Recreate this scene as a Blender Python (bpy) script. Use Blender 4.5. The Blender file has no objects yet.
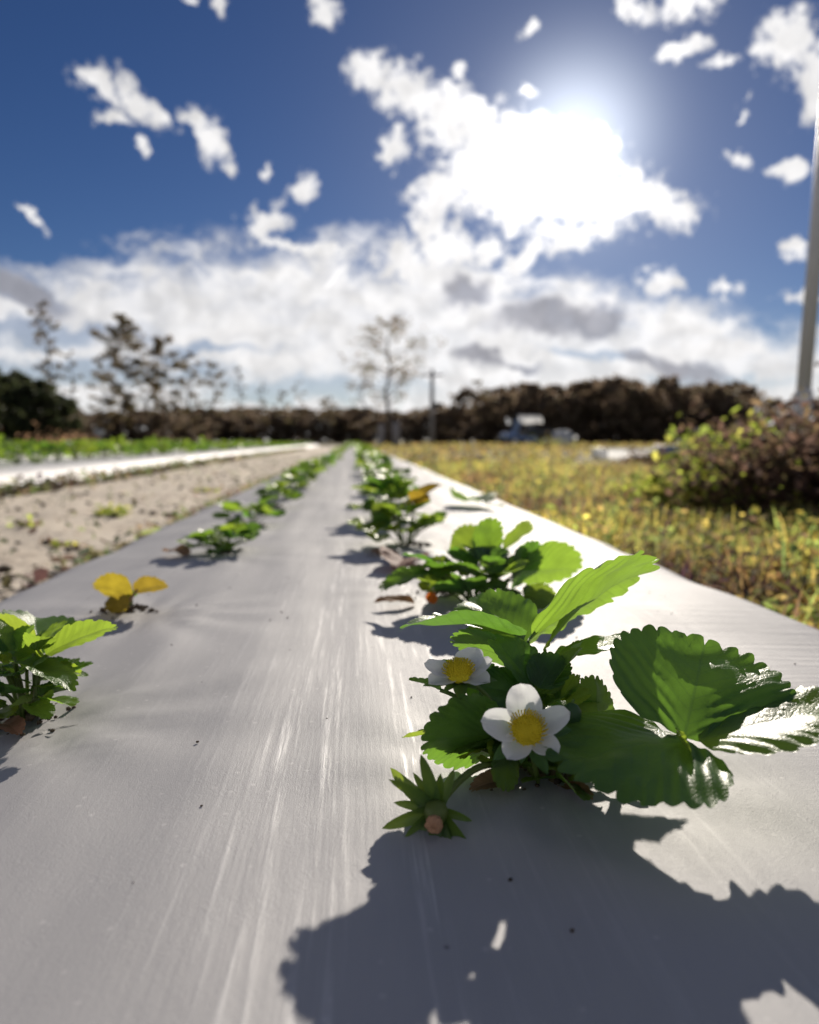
import bpy, math, random
import numpy as np
from mathutils import Vector, Matrix, noise as mn
R = math.radians
random.seed(7)
S = bpy.context.scene
COL = S.collection

# ------------------------------------------------------------------ camera
F = 737.0                       # focal length in pixels of an 819 x 1024 frame
HZ = 441.0                      # horizon row
CAM = Vector((0, 0, 0.165))
pitch = -math.atan((512 - HZ) / F)
yaw = -math.atan((409.5 - 355) / F)          # to the right of +Y
fwd = Vector((-math.sin(yaw) * math.cos(pitch), math.cos(yaw) * math.cos(pitch), math.sin(pitch)))
right = Vector((math.cos(yaw), math.sin(yaw), 0))
up = right.cross(fwd)
def ray(x, y): return right * ((x - 409.5) / F) + up * ((512 - y) / F) + fwd
def at(x, y, d): return CAM + ray(x, y) * d
def on(x, y, z=0.0):
    r = ray(x, y); return CAM + r * ((z - CAM.z) / r.z)
cd = bpy.data.cameras.new('camera'); cam = bpy.data.objects.new('camera', cd); COL.objects.link(cam)
cam.location = CAM; cam.rotation_euler = (math.pi / 2 + pitch, 0, yaw)
cd.sensor_fit = 'VERTICAL'; cd.sensor_height = 36; cd.lens = F / 1024 * 36
cd.clip_start = 0.01; cd.clip_end = 3000
cd.dof.use_dof = True; cd.dof.focus_distance = 0.385; cd.dof.aperture_fstop = 6.4
S.camera = cam
sd = ray(574, 140).normalized()
SUN_EL = math.asin(sd.z); SUN_AZ = math.atan2(sd.x, sd.y)

# ------------------------------------------------------------------ helpers
def tag(o, label=None, cat=None, group=None, kind=None):
    if label: o['label'] = label
    if cat: o['category'] = cat
    if group: o['group'] = group
    if kind: o['kind'] = kind
    return o
def empty(name, loc, label, cat, group=None):
    o = bpy.data.objects.new(name, None); COL.objects.link(o); o.location = loc
    o.empty_display_size = .05
    return tag(o, label, cat, group)
class MB:
    def __init__(s): s.v = []; s.f = []; s.uv = []; s.col = []; s.mi = []
    def add(s, vs, fs, uv=None, col=(0, 0, 0), mi=0):
        n = len(s.v); s.v += [tuple(p) for p in vs]; s.f += [tuple(i + n for i in f) for f in fs]
        s.uv += (uv if uv else [(0, 0)] * len(vs)); s.col += [col] * len(vs); s.mi += [mi] * len(fs)
    def tube(s, pts, rad, n=8, cap=True, col=(0, 0, 0), mi=0):
        pts = [Vector(p) for p in pts]; vs = []; fs = []; m = len(pts)
        if not hasattr(rad, '__len__'): rad = [rad] * m
        ref = Vector((0.31, 0.17, 0.93))
        for i, p in enumerate(pts):
            t = (pts[min(i + 1, m - 1)] - pts[max(i - 1, 0)]).normalized()
            a = t.cross(ref)
            if a.length < .05: a = t.cross(Vector((1, 0, 0)))
            a.normalize(); b = t.cross(a)
            for k in range(n):
                q = 2 * math.pi * k / n
                vs.append(p + (a * math.cos(q) + b * math.sin(q)) * rad[i])
        for i in range(m - 1):
            for k in range(n):
                k2 = (k + 1) % n
                fs.append((i * n + k, i * n + k2, (i + 1) * n + k2, (i + 1) * n + k))
        if cap: fs.append(tuple(range(n))[::-1]); fs.append(tuple((m - 1) * n + k for k in range(n)))
        s.add(vs, fs, None, col, mi)
    def box(s, c, sz, bev=0.0, rz=0.0, taper=1.0):
        cx, cy, cz = c; a, b, h = [q / 2 for q in sz]; bev = min(bev, a * .9, b * .9, h * .9)
        M = Matrix.Rotation(rz, 3, 'Z'); vs = []; fs = []
        def ring(x, y, z, bb):
            pts = []
            for sx, sy in ((1, 1), (-1, 1), (-1, -1), (1, -1)):
                for k in range(3):
                    ang = {(1, 1): 0, (-1, 1): 90, (-1, -1): 180, (1, -1): 270}[(sx, sy)] + 45 * k
                    pts.append(M @ Vector((sx * (x - bb) + bb * math.cos(R(ang)), sy * (y - bb) + bb * math.sin(R(ang)), z)) + Vector(c))
            return pts
        bb = max(bev, 1e-4)
        rs = [ring(a - bb, b - bb, -h, bb * .5), ring(a, b, -h + bb, bb), ring(a * taper, b * taper, h - bb, bb), ring(a * taper - bb, b * taper - bb, h, bb * .5)]
        for r in rs: vs += r
        for i in range(3):
            for k in range(12):
                k2 = (k + 1) % 12; fs.append((i * 12 + k, i * 12 + k2, i * 12 + 12 + k2, i * 12 + 12 + k))
        fs.append(tuple(range(12))[::-1]); fs.append(tuple(range(36, 48)))
        s.add(vs, fs)
    def build(s, name, mats, parent=None, smooth=True, loc=None):
        me = bpy.data.meshes.new(name); me.from_pydata(s.v, [], s.f)
        if not isinstance(mats, (list, tuple)): mats = [mats]
        for m in mats: me.materials.append(m)
        lv = np.zeros(len(me.loops), dtype=np.int32); me.loops.foreach_get('vertex_index', lv)
        uvl = me.uv_layers.new(name='UVMap'); uv = np.array(s.uv, dtype=np.float32)[lv]
        uvl.data.foreach_set('uv', uv.ravel())
        ca = me.color_attributes.new('tint', 'FLOAT_COLOR', 'POINT')
        c4 = np.ones((len(s.v), 4), dtype=np.float32); c4[:, :3] = np.array(s.col, dtype=np.float32)
        ca.data.foreach_set('color', c4.ravel())
        me.polygons.foreach_set('material_index', np.array(s.mi, dtype=np.int32))
        me.polygons.foreach_set('use_smooth', np.full(len(me.polygons), smooth))
        me.update()
        o = bpy.data.objects.new(name, me); COL.objects.link(o)
        if parent: o.parent = parent
        if loc is not None: o.location = loc
        return o
def copy_tree(o, parent=None):
    c = o.copy(); COL.objects.link(c); c.parent = parent
    for ch in list(o.children): copy_tree(ch, c)
    return c

# ------------------------------------------------------------------ materials
class NT:
    def __init__(s, tree): s.t = tree; s.t.nodes.clear()
    def n(s, typ, **kw):
        nd = s.t.nodes.new(typ)
        ins = kw.pop('i', {})
        for k, v in kw.items(): setattr(nd, k, v)
        for k, v in ins.items(): s.set(nd.inputs[k], v)
        return nd
    def set(s, sock, v):
        if isinstance(v, bpy.types.NodeSocket): s.t.links.new(v, sock)
        elif isinstance(v, bpy.types.Node): s.t.links.new(v.outputs[0], sock)
        else:
            if hasattr(sock.default_value, '__len__') and hasattr(v, '__len__') and len(v) == 3 and len(sock.default_value) == 4: v = (*v, 1)
            sock.default_value = v
    def m(s, op, a, b=0.0, c=0.0, clamp=False):
        nd = s.t.nodes.new('ShaderNodeMath'); nd.operation = op; nd.use_clamp = clamp
        s.set(nd.inputs[0], a); s.set(nd.inputs[1], b); s.set(nd.inputs[2], c); return nd.outputs[0]
    def vm(s, op, a, b=(0, 0, 0)):
        nd = s.t.nodes.new('ShaderNodeVectorMath'); nd.operation = op
        s.set(nd.inputs[0], a); s.set(nd.inputs[1], b); return nd
    def mix(s, f, a, b):
        nd = s.t.nodes.new('ShaderNodeMix'); nd.data_type = 'RGBA'
        s.set(nd.inputs[0], f); s.set(nd.inputs[6], a); s.set(nd.inputs[7], b); return nd.outputs[2]
    def sm(s, v, lo, hi):
        nd = s.t.nodes.new('ShaderNodeMapRange'); nd.interpolation_type = 'SMOOTHSTEP'
        s.set(nd.inputs[0], v); nd.inputs[1].default_value = lo; nd.inputs[2].default_value = hi; return nd.outputs[0]
    def noise(s, vec, scale, detail=4, rough=.5, dist=0.0):
        return s.n('ShaderNodeTexNoise', i={'Vector': vec, 'Scale': scale, 'Detail': detail, 'Roughness': rough, 'Distortion': dist})
    def mapping(s, vec, loc=(0, 0, 0), rot=(0, 0, 0), sc=(1, 1, 1), typ='POINT'):
        nd = s.t.nodes.new('ShaderNodeMapping'); nd.vector_type = typ
        s.set(nd.inputs[0], vec); nd.inputs[1].default_value = loc; nd.inputs[2].default_value = rot; nd.inputs[3].default_value = sc
        return nd.outputs[0]
def newmat(name):
    m = bpy.data.materials.new(name); m.use_nodes = True; return m, NT(m.node_tree)
def leafmat(name, base, trans, tw=.5, rough=.42, spec=.5, coltint=False, vein=True, vary=.25):
    m, t = newmat(name)
    uv = t.n('ShaderNodeUVMap').outputs[0]
    pos = t.n('ShaderNodeTexCoord').outputs['Object']
    sep = t.n('ShaderNodeSeparateXYZ', i={0: uv})
    ax = t.m('ABSOLUTE', sep.outputs[0])
    b, tr = base, trans
    nz = t.noise(pos, 70, 3, .6)
    if vein:
        s_ = t.m('MULTIPLY', t.m('SUBTRACT', sep.outputs[1], t.m('MULTIPLY', ax, .8)), 9.0)
        pp = t.m('PINGPONG', s_, .5)
        lat = t.m('SUBTRACT', 1.0, t.sm(pp, 0.02, .13))
        mid = t.m('SUBTRACT', 1.0, t.sm(ax, .004, .016))
        s2 = t.m('MULTIPLY', t.m('ADD', sep.outputs[1], t.m('MULTIPLY', ax, 1.3)), 34.0)
        fine = t.m('MULTIPLY', t.m('SUBTRACT', 1.0, t.sm(t.m('PINGPONG', s2, .5), .05, .25)), .25)
        v = t.m('MAXIMUM', t.m('MAXIMUM', t.m('MULTIPLY', lat, .6), mid), fine)
        b = t.mix(t.m('MULTIPLY', v, .55), b, tuple(min(1, c * 2.0 + .02) for c in base))
        tr = t.mix(t.m('MULTIPLY', v, .6), tr, tuple(c * .55 for c in trans))
    oi = t.n('ShaderNodeObjectInfo')
    hs = t.n('ShaderNodeHueSaturation', i={'Hue': t.m('ADD', .485, t.m('MULTIPLY', oi.outputs['Random'], .03)), 'Value': t.m('ADD', 1 - vary, t.m('MULTIPLY', nz.outputs[0], 2 * vary)), 'Color': b})
    hs2 = t.n('ShaderNodeHueSaturation', i={'Hue': t.m('ADD', .485, t.m('MULTIPLY', oi.outputs['Random'], .03)), 'Value': t.m('ADD', 1 - vary, t.m('MULTIPLY', nz.outputs[0], 2 * vary)), 'Color': tr})
    bc, tc = hs.outputs[0], hs2.outputs[0]
    if coltint:
        at_ = t.n('ShaderNodeAttribute', attribute_name='tint')
        bc = at_.outputs['Color']
        tc = t.n('ShaderNodeHueSaturation', i={'Saturation': .98, 'Value': 3.2, 'Color': bc}).outputs[0]
    hgt = t.noise(pos, 260, 3, .6).outputs[0]
    if vein:
        net = t.n('ShaderNodeTexVoronoi', feature='DISTANCE_TO_EDGE', i={'Vector': t.mapping(uv, sc=(1, 1, 1)), 'Scale': 34, 'Randomness': 1})
        hgt = t.m('ADD', t.m('MULTIPLY', hgt, .5), t.m('MULTIPLY', t.sm(net.outputs['Distance'], 0, .18), .9))
        hgt = t.m('SUBTRACT', hgt, t.m('MULTIPLY', lat, .9))
    bump = t.n('ShaderNodeBump', i={'Strength': .4, 'Distance': .0002, 'Height': hgt})
    p = t.n('ShaderNodeBsdfPrincipled', i={'Base Color': bc, 'Roughness': rough, 'Specular IOR Level': spec, 'Normal': bump.outputs[0]})
    tl = t.n('ShaderNodeBsdfTranslucent', i={'Color': tc})
    mx = t.n('ShaderNodeMixShader', i={0: tw, 1: p.outputs[0], 2: tl.outputs[0]})
    t.n('ShaderNodeOutputMaterial', i={0: mx.outputs[0]})
    return m
def simple(name, col, rough=.6, spec=.4, metal=0, nscale=20, nvar=.2, bump=.2):
    m, t = newmat(name)
    pos = t.n('ShaderNodeTexCoord').outputs['Object']
    nz = t.noise(pos, nscale, 5, .6)
    c = t.mix(nz.outputs[0], tuple(x * (1 - nvar) for x in col), tuple(min(1, x * (1 + nvar)) for x in col))
    bp = t.n('ShaderNodeBump', i={'Strength': bump, 'Distance': .01, 'Height': nz.outputs[0]})
    p = t.n('ShaderNodeBsdfPrincipled', i={'Base Color': c, 'Roughness': rough, 'Specular IOR Level': spec, 'Metallic': metal, 'Normal': bp.outputs[0]})
    t.n('ShaderNodeOutputMaterial', i={0: p.outputs[0]})
    return m
M = {}
M['leaf'] = leafmat('leaf_green', (.030, .080, .016), (.37, .55, .05), .48, .40, .55)
M['leafdark'] = leafmat('leaf_dark', (.032, .072, .024), (.22, .42, .04), .44, .42, .55)
M['leafyel'] = leafmat('leaf_yellow', (.26, .19, .02), (.42, .32, .03), .5, .6, .2, vary=.6)
M['leafspot'] = leafmat('leaf_spotted', (.12, .10, .02), (.42, .33, .03), .45, .5, .3, vary=.5)
M['petiole'] = leafmat('petiole', (.12, .17, .04), (.3, .42, .08), .25, .45, .4, vein=False)
M['redstem'] = leafmat('red_stem', (.13, .10, .045), (.26, .22, .07), .2, .5, .4, vein=False)
M['petal'] = leafmat('petal', (.82, .82, .80), (.85, .85, .86), .38, .55, .2, vein=False, vary=.05)
M['dry'] = leafmat('dry_leaf', (.23, .13, .085), (.35, .18, .09), .3, .7, .2)
M['orange'] = leafmat('orange_leaf', (.45, .12, .01), (.8, .25, .02), .45, .5, .3)
M['pollen'] = leafmat('pollen', (.92, .70, .05), (.98, .78, .05), .42, .8, .2, vein=False, vary=.2)
M['whitecover'] = leafmat('white_translucent_cover', (.8, .8, .8), (.85, .85, .83), .5, .5, .3, vein=False, vary=.03)
M['budflesh'] = simple('bud_flesh', (.55, .30, .17), .7, .2, 0, 500, .3, .6)
M['weeds'] = leafmat('weed_leaves', (.1, .1, .03), (.3, .3, .1), .5, .8, .12, coltint=True, vein=False)
M['tree'] = leafmat('tree_leaves', (.05, .05, .03), (.1, .1, .05), .36, .6, .2, coltint=True, vein=False)
M['bark'] = simple('bark', (.085, .065, .052), .9, .2, 0, 3, .4, .6)
M['steel'] = simple('galvanised_steel', (.62, .62, .66), .5, .5, 0, 6, .12, .1)
M['whitepaint'] = simple('white_paint', (.78, .78, .77), .4, .5, 0, 4, .06, .05)
M['bluepaint'] = simple('blue_plastic', (.16, .24, .42), .45, .5, 0, 4, .1, .05)
M['darkpaint'] = simple('dark_paint', (.035, .04, .045), .5, .5, 0, 5, .2, .05)
M['rubber'] = simple('rubber', (.02, .02, .02), .8, .3, 0, 8, .2, .1)
M['greyplastic'] = simple('grey_plastic', (.42, .43, .45), .5, .5, 0, 5, .1, .05)
M['wood'] = simple('weathered_wood', (.24, .22, .22), .85, .2, 0, 12, .3, .4)
def glassmat():
    m, t = newmat('windscreen_glass')
    p = t.n('ShaderNodeBsdfPrincipled', i={'Base Color': (.35, .45, .6), 'Roughness': .08, 'Transmission Weight': .6, 'IOR': 1.3})
    t.n('ShaderNodeOutputMaterial', i={0: p.outputs[0]}); return m
M['glass'] = glassmat()

def filmmat(name, FILM_A, FILM_B):
    m, t = newmat(name)
    pos = t.n('ShaderNodeTexCoord').outputs['Object']
    sx = t.n('ShaderNodeSeparateXYZ', i={0: pos})
    # film streaks along the bed, also tinted paler for sun glare, with fine grain
    st = t.noise(t.mapping(pos, sc=(1, .035, 1)), 260, 5, .65)
    st2 = t.noise(t.mapping(pos, sc=(1, .012, 1)), 60, 4, .6)
    wide = t.noise(pos, 9, 3, .5)
    grain = t.noise(pos, 1400, 3, .7)
    mott = t.noise(t.mapping(pos, sc=(1, .5, 1)), 180, 5, .7)
    # tension lines that cross the bed shoulders
    cross = t.noise(t.mapping(pos, rot=(0, 0, R(-14)), sc=(.05, 1, 1)), 130, 3, .55)
    absx = t.m('ABSOLUTE', t.m('SUBTRACT', sx.outputs[0], .02))
    cm = t.sm(absx, .16, .34)
    # dust, dried drops
    vor = t.n('ShaderNodeTexVoronoi', i={'Vector': pos, 'Scale': 120, 'Randomness': 1})
    vsel = t.n('ShaderNodeSeparateColor', i={0: vor.outputs['Color']})
    spot = t.m('MULTIPLY', t.m('SUBTRACT', 1.0, t.sm(vor.outputs['Distance'], .08, .2)), t.m('GREATER_THAN', vsel.outputs[0], .8))
    vor2 = t.n('ShaderNodeTexVoronoi', i={'Vector': pos, 'Scale': 26, 'Randomness': 1})
    vs2 = t.n('ShaderNodeSeparateColor', i={0: vor2.outputs['Color']})
    speck = t.m('MULTIPLY', t.m('SUBTRACT', 1.0, t.sm(vor2.outputs['Distance'], .02, .045)), t.m('GREATER_THAN', vs2.outputs[1], .82))
    stm = t.m('MULTIPLY', t.sm(st.outputs[0], .48, .72), t.sm(st2.outputs[0], .42, .6))
    band = t.m('SUBTRACT', 1.0, t.sm(t.m('ABSOLUTE', t.m('ADD', sx.outputs[0], t.m('MULTIPLY', t.m('SUBTRACT', wide.outputs[0], .5), .05))), .03, .11))
    band = t.m('ADD', t.m('MULTIPLY', band, .85), .22)
    stm = t.m('MULTIPLY', stm, band)
    base = t.mix(wide.outputs[0], FILM_A, FILM_B)
    scuff = t.noise(t.mapping(pos, rot=(0, 0, R(30)), sc=(1, .25, 1)), 34, 5, .7)
    base = t.mix(t.m('MULTIPLY', t.sm(scuff.outputs[0], .6, .78), .22), base, (.6, .58, .57))
    base = t.mix(t.m('MULTIPLY', stm, .42), base, (.60, .58, .57))  # paler streaks paint the sun glare band into the base colour
    base = t.mix(t.m('MULTIPLY', spot, .45), base, (.55, .53, .52))
    base = t.mix(t.m('MULTIPLY', speck, .8), base, (.03, .025, .02))
    rough = t.m('ADD', t.m('ADD', .55, t.m('MULTIPLY', wide.outputs[0], .10)), t.m('MULTIPLY', mott.outputs[0], .12))
    rough = t.m('ADD', rough, t.m('MULTIPLY', stm, -.10))
    h = t.m('ADD', t.m('MULTIPLY', t.m('MULTIPLY', st.outputs[0], band), t.m('MULTIPLY', st2.outputs[0], .75)), t.m('MULTIPLY', grain.outputs[0], .30))
    h = t.m('ADD', h, t.m('MULTIPLY', mott.outputs[0], .25))
    h = t.m('ADD', h, t.m('MULTIPLY', t.m('MULTIPLY', cross.outputs[0], cm), 1.4))
    bp = t.n('ShaderNodeBump', i={'Strength': .55, 'Distance': .0012, 'Height': h})
    df = t.n('ShaderNodeBsdfDiffuse', i={'Color': base, 'Roughness': .3, 'Normal': bp.outputs[0]})
    gl = t.n('ShaderNodeBsdfAnisotropic', i={'Color': (.95, .95, .95), 'Roughness': rough, 'Normal': bp.outputs[0]})
    fr = t.n('ShaderNodeFresnel', i={'IOR': 1.3, 'Normal': bp.outputs[0]})
    k = t.m('ADD', t.m('ADD', .125, t.m('MULTIPLY', stm, .10)), t.m('MULTIPLY', t.m('MINIMUM', fr.outputs[0], .5), .14))
    mx = t.n('ShaderNodeMixShader', i={0: k, 1: df.outputs[0], 2: gl.outputs[0]})
    t.n('ShaderNodeOutputMaterial', i={0: mx.outputs[0]})
    return m
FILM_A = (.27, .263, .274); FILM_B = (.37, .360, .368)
M['film'] = filmmat('mulch_film', FILM_A, FILM_B); M['filmglare'] = filmmat('glare_whitened_film', (.56, .55, .55), (.66, .65, .64))  # left bed's sun glare painted in as a whiter film base
def groundmat(name, c1, c2, c3, sc, bstr=.6):
    m, t = newmat(name)
    pos = t.n('ShaderNodeTexCoord').outputs['Object']
    a = t.noise(pos, sc, 8, .65); b = t.noise(pos, sc * 6, 6, .7); c = t.noise(pos, sc * .2, 3, .5)
    k = t.mix(t.sm(a.outputs[0], .38, .62), c1, c2)
    k = t.mix(t.m('MULTIPLY', t.sm(b.outputs[0], .5, .68), .7), k, c3)
    k = t.mix(t.m('MULTIPLY', c.outputs[0], .4), k, c1)
    bp = t.n('ShaderNodeBump', i={'Strength': bstr, 'Distance': .02, 'Height': b.outputs[0]})
    p = t.n('ShaderNodeBsdfPrincipled', i={'Base Color': k, 'Roughness': .95, 'Specular IOR Level': .15, 'Normal': bp.outputs[0]})
    t.n('ShaderNodeOutputMaterial', i={0: p.outputs[0]}); return m
M['ground'] = groundmat('field_ground', (.11, .09, .035), (.16, .15, .035), (.07, .05, .03), 1.1)
M['sand'] = groundmat('sandy_soil', (.62, .54, .44), (.72, .64, .53), (.27, .20, .14), 3.0, .7)
M['soil'] = groundmat('dark_soil', (.10, .075, .055), (.17, .13, .09), (.05, .035, .025), 8.0, 1)

# ------------------------------------------------------------------ world: daylight sky with clouds
def build_world():
    w = bpy.data.worlds.new('World'); S.world = w; w.use_nodes = True
    t = NT(w.node_tree)
    d = t.n('ShaderNodeTexCoord').outputs['Generated']
    s = t.n('ShaderNodeSeparateXYZ', i={0: d})
    az = t.m('ARCTAN2', s.outputs[0], s.outputs[1]); el = t.m('ARCSINE', s.outputs[2])
    P = t.n('ShaderNodeCombineXYZ', i={0: az, 1: el, 2: 0.0}).outputs[0]
    n1 = t.noise(P, 14, 7, .62)
    n2 = t.noise(P, 60, 5, .6)
    off = t.vm('SCALE', t.vm('SUBTRACT', n1.outputs['Color'], (.5, .5, .5)).outputs[0]); off.inputs[3].default_value = .085
    PD = t.vm('ADD', P, off.outputs[0]).outputs[0]
    def azel(x, y):
        r = ray(x, y).normalized(); return math.atan2(r.x, r.y), math.asin(r.z)
    def field(blobs, vec):
        cur = None
        for b in blobs:
            x, y, rx, ry = b[:4]; rot = b[4] if len(b) > 4 else 0
            a, e = azel(x, y)
            k = 1 / F * 1 / (1 + ((x - 409) / F) ** 2 * .6 + ((y - 512) / F) ** 2 * .6)
            mp = t.mapping(vec, (a, e, 0), (0, 0, R(-rot)), (rx * k, ry * k, 1), 'TEXTURE')
            ln = t.vm('LENGTH', mp).outputs['Value']
            if cur is None: cur = ln
            else:
                nd = t.n('ShaderNodeMath', operation='SMOOTH_MIN', i={0: cur, 1: ln, 2: .25}); cur = nd.outputs[0]
        return cur
    big = [(372, 78, 30, 20, 20), (408, 98, 38, 30, 30), (450, 120, 45, 38, 15), (395, 150, 20, 12), (505, 150, 58, 40, 15), (562, 178, 62, 50, 20), (610, 200, 55, 38, 15),
           (665, 212, 36, 20, 10), (440, 195, 36, 26), (432, 222, 30, 16), (515, 205, 60, 24, 10), (520, 258, 36, 13, -18), (560, 240, 40, 16, 0), (405, 262, 38, 30, 0), (445, 250, 34, 30),
           (480, 245, 30, 20), (475, 165, 50, 40), (470, 112, 40, 26), (505, 190, 50, 30), (640, 205, 48, 22), (540, 205, 60, 30)]
    small = [(327, 8, 22, 14, 35), (98, 82, 28, 15, 35), (130, 105, 40, 17, 35), (160, 120, 26, 12, 40), (118, 126, 26, 9, 10), (197, 122, 20, 15, 40), (212, 145, 15, 24, -25), (232, 168, 9, 12),
             (300, 187, 15, 17), (268, 219, 26, 18, -10), (261, 168, 9, 7), (28, 210, 18, 6, 50), (145, 156, 6, 8), (222, 14, 9, 12), (190, 4, 10, 6), (530, 30, 12, 8), (632, 12, 30, 13, 10), (692, 2, 36, 15),
             (682, 48, 32, 11, -15), (720, 60, 20, 8), (790, 48, 42, 30, -10), (815, 82, 24, 34), (740, 160, 14, 8, 40), (792, 168, 18, 11, 10), (525, 88, 13, 8), (458, 70, 14, 8),
             (785, 248, 20, 8, 20), (728, 282, 18, 10, 20), (662, 282, 26, 12, 10), (800, 298, 18, 8), (745, 110, 12, 6, -30), (330, 277, 34, 3.5, -48), (310, 246, 70, 7, 2)]
    fb = field(big, PD); fs = field(small, PD)
    wf = t.m('ADD', t.m('MINIMUM', fb, fs), t.m('MULTIPLY', t.m('SUBTRACT', n2.outputs[0], .5), 2.0))
    n3 = t.noise(PD, 130, 4, .65)
    wf = t.m('ADD', wf, t.m('MULTIPLY', t.m('SUBTRACT', n3.outputs[0], .5), .9))
    dens = t.m('POWER', t.m('SUBTRACT', 1.0, t.sm(wf, .42, 1.18)), 1.1)
    # low bank of bright stratus above the trees, its upper edge rises and falls with azimuth
    ramp = t.n('ShaderNodeValToRGB'); cr = ramp.color_ramp; cr.interpolation = 'B_SPLINE'
    t.set(ramp.inputs[0], t.n('ShaderNodeMapRange', i={0: az, 1: -.8, 2: .9}).outputs[0])
    pts = [(-60, 262), (0, 262), (60, 262), (130, 248), (220, 236), (340, 236), (430, 240), (520, 262), (600, 276), (700, 300), (819, 330)]
    es = []
    for i, (x, y) in enumerate(pts):
        a, e = azel(x, y); es.append(((a + .8) / 1.7, e / .5))
    while len(cr.elements) < len(es): cr.elements.new(.5)
    for el_, (p_, v_) in zip(cr.elements, es): el_.position = p_; el_.color = (v_, v_, v_, 1)
    edge = t.m('MULTIPLY', ramp.outputs[0], .5)
    streak = t.noise(t.mapping(PD, rot=(0, 0, R(4)), sc=(.33, 1, 1)), 26, 6, .6)
    dd = t.m('SUBTRACT', edge, el)
    bank = t.sm(t.m('ADD', dd, t.m('MULTIPLY', t.m('SUBTRACT', streak.outputs[0], .5), .16)), -.012, .05)
    # clear gaps low in the bank, wider on the left
    gaps = field([(40, 330, 110, 15, 0), (90, 372, 150, 14, 0), (300, 392, 120, 12, 0), (210, 352, 60, 8, 0), (700, 380, 60, 8, 0), (590, 352, 50, 5, 0)], PD)
    gap = t.m('MULTIPLY', t.m('SUBTRACT', 1.0, t.sm(t.m('ADD', gaps, t.m('MULTIPLY', t.m('SUBTRACT', streak.outputs[0], .5), 2.2)), .45, 1.35)), .6)
    bank = t.m('MULTIPLY', bank, t.m('SUBTRACT', 1.0, gap))
    bank = t.m('MULTIPLY', bank, t.m('ADD', .86, t.m('MULTIPLY', t.sm(streak.outputs[0], .35, .62), .14)))
    # grey thicker puffs
    g = field([(18, 288, 50, 18, 22), (555, 318, 72, 19, -3), (600, 316, 26, 15, 0), (465, 292, 26, 15, 15), (478, 354, 24, 10, 30), (690, 368, 46, 10, 10), (640, 358, 28, 9, 30), (520, 372, 26, 5, 10)], PD)
    gd = t.m('MULTIPLY', t.m('SUBTRACT', 1.0, t.sm(g, .5, 1.25)), .9)
    # elsewhere round the sky (behind the camera) scattered cumulus
    fr = t.sm(t.m('ABSOLUTE', t.m('SUBTRACT', az, .08)), .62, .85)
    above = t.sm(el, .62, .75)
    rest = t.m('MULTIPLY', t.sm(t.noise(d, 2.6, 8, .6).outputs[0], .50, .64), t.m('MAXIMUM', fr, above))
    ct = t.m('MULTIPLY', t.m('SUBTRACT', 1.0, t.sm(field([(334, 278, 36, 4.5, -50)], P), .3, 1.0)), .95)
    dens = t.m('MAXIMUM', dens, ct)
    den = t.m('MAXIMUM', t.m('MAXIMUM', dens, bank), t.m('MAXIMUM', gd, rest), clamp=True)
    up_ = t.sm(el, -.02, .01); den = t.m('MULTIPLY', den, up_)
    # brightness: forward scattering makes thin cloud near the sun far brighter
    ca = t.vm('DOT_PRODUCT', d, tuple(sd)).outputs['Value']
    ca = t.m('MAXIMUM', ca, 0.0)
    f1 = t.m('POWER', ca, 14.0); f2 = t.m('POWER', ca, 150.0); f3 = t.m('POWER', ca, 900.0)
    n4 = t.noise(PD, 30, 3, .45)
    shade = t.n('ShaderNodeMapRange', i={0: t.m('ADD', t.m('MULTIPLY', n4.outputs[0], .75), t.m('MULTIPLY', n2.outputs[0], .25)), 1: .36, 2: .60, 3: .82, 4: 1.08}).outputs[0]
    lum = t.m('ADD', t.m('ADD', CL0, t.m('MULTIPLY', f1, CL1)), t.m('ADD', t.m('MULTIPLY', f2, CL2), t.m('MULTIPLY', f3, CL3)))
    lum = t.m('MULTIPLY', lum, t.m('MAXIMUM', shade, t.m('MULTIPLY', ct, 1.3)))
    lum = t.m('MULTIPLY', lum, t.m('SUBTRACT', 1.0, t.m('MULTIPLY', gd, .58)))
    cc = t.mix(gd, (1.0, .985, .985), (.90, .90, 1.0))
    cbg = t.n('ShaderNodeBackground', i={'Color': cc, 'Strength': lum})
    sky = t.n('ShaderNodeTexSky', sky_type='NISHITA', sun_disc=False, sun_elevation=SUN_EL, sun_rotation=SUN_AZ,
              altitude=1200, air_density=.85, dust_density=.25, ozone_density=2.4)
    hs = t.n('ShaderNodeHueSaturation', i={'Hue': .513, 'Saturation': 1.22, 'Value': .74, 'Color': sky.outputs[0]})
    sbg = t.n('ShaderNodeBackground', i={'Color': hs.outputs[0], 'Strength': SKY})
    # aureole of thin high haze round the sun
    aur = t.n('ShaderNodeBackground', i={'Color': (.9, .95, 1.0), 'Strength': t.m('ADD', t.m('MULTIPLY', t.m('POWER', ca, 380.0), AU2), t.m('MULTIPLY', t.m('POWER', ca, 45.0), AU1))})
    add = t.n('ShaderNodeAddShader', i={0: sbg.outputs[0], 1: aur.outputs[0]})
    mx = t.n('ShaderNodeMixShader', i={0: den, 1: add.outputs[0], 2: cbg.outputs[0]})
    t.n('ShaderNodeOutputWorld', i={0: mx.outputs[0]})
    w.cycles.sampling_method = 'MANUAL'; w.cycles.sample_map_resolution = 1024
SKY = .05; CL0 = .64; CL1 = .14; CL2 = .50; CL3 = 2.5; AU1 = .045; AU2 = .75
build_world()
sl = bpy.data.lights.new('sun', 'SUN'); so = bpy.data.objects.new('sun', sl); COL.objects.link(so)
sl.energy = 5.0; sl.angle = R(.55); sl.color = (1, .91, .79)
so.rotation_euler = sd.to_track_quat('Z', 'Y').to_euler()
S.view_settings.view_transform = 'Standard'; S.view_settings.look = 'None'
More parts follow.
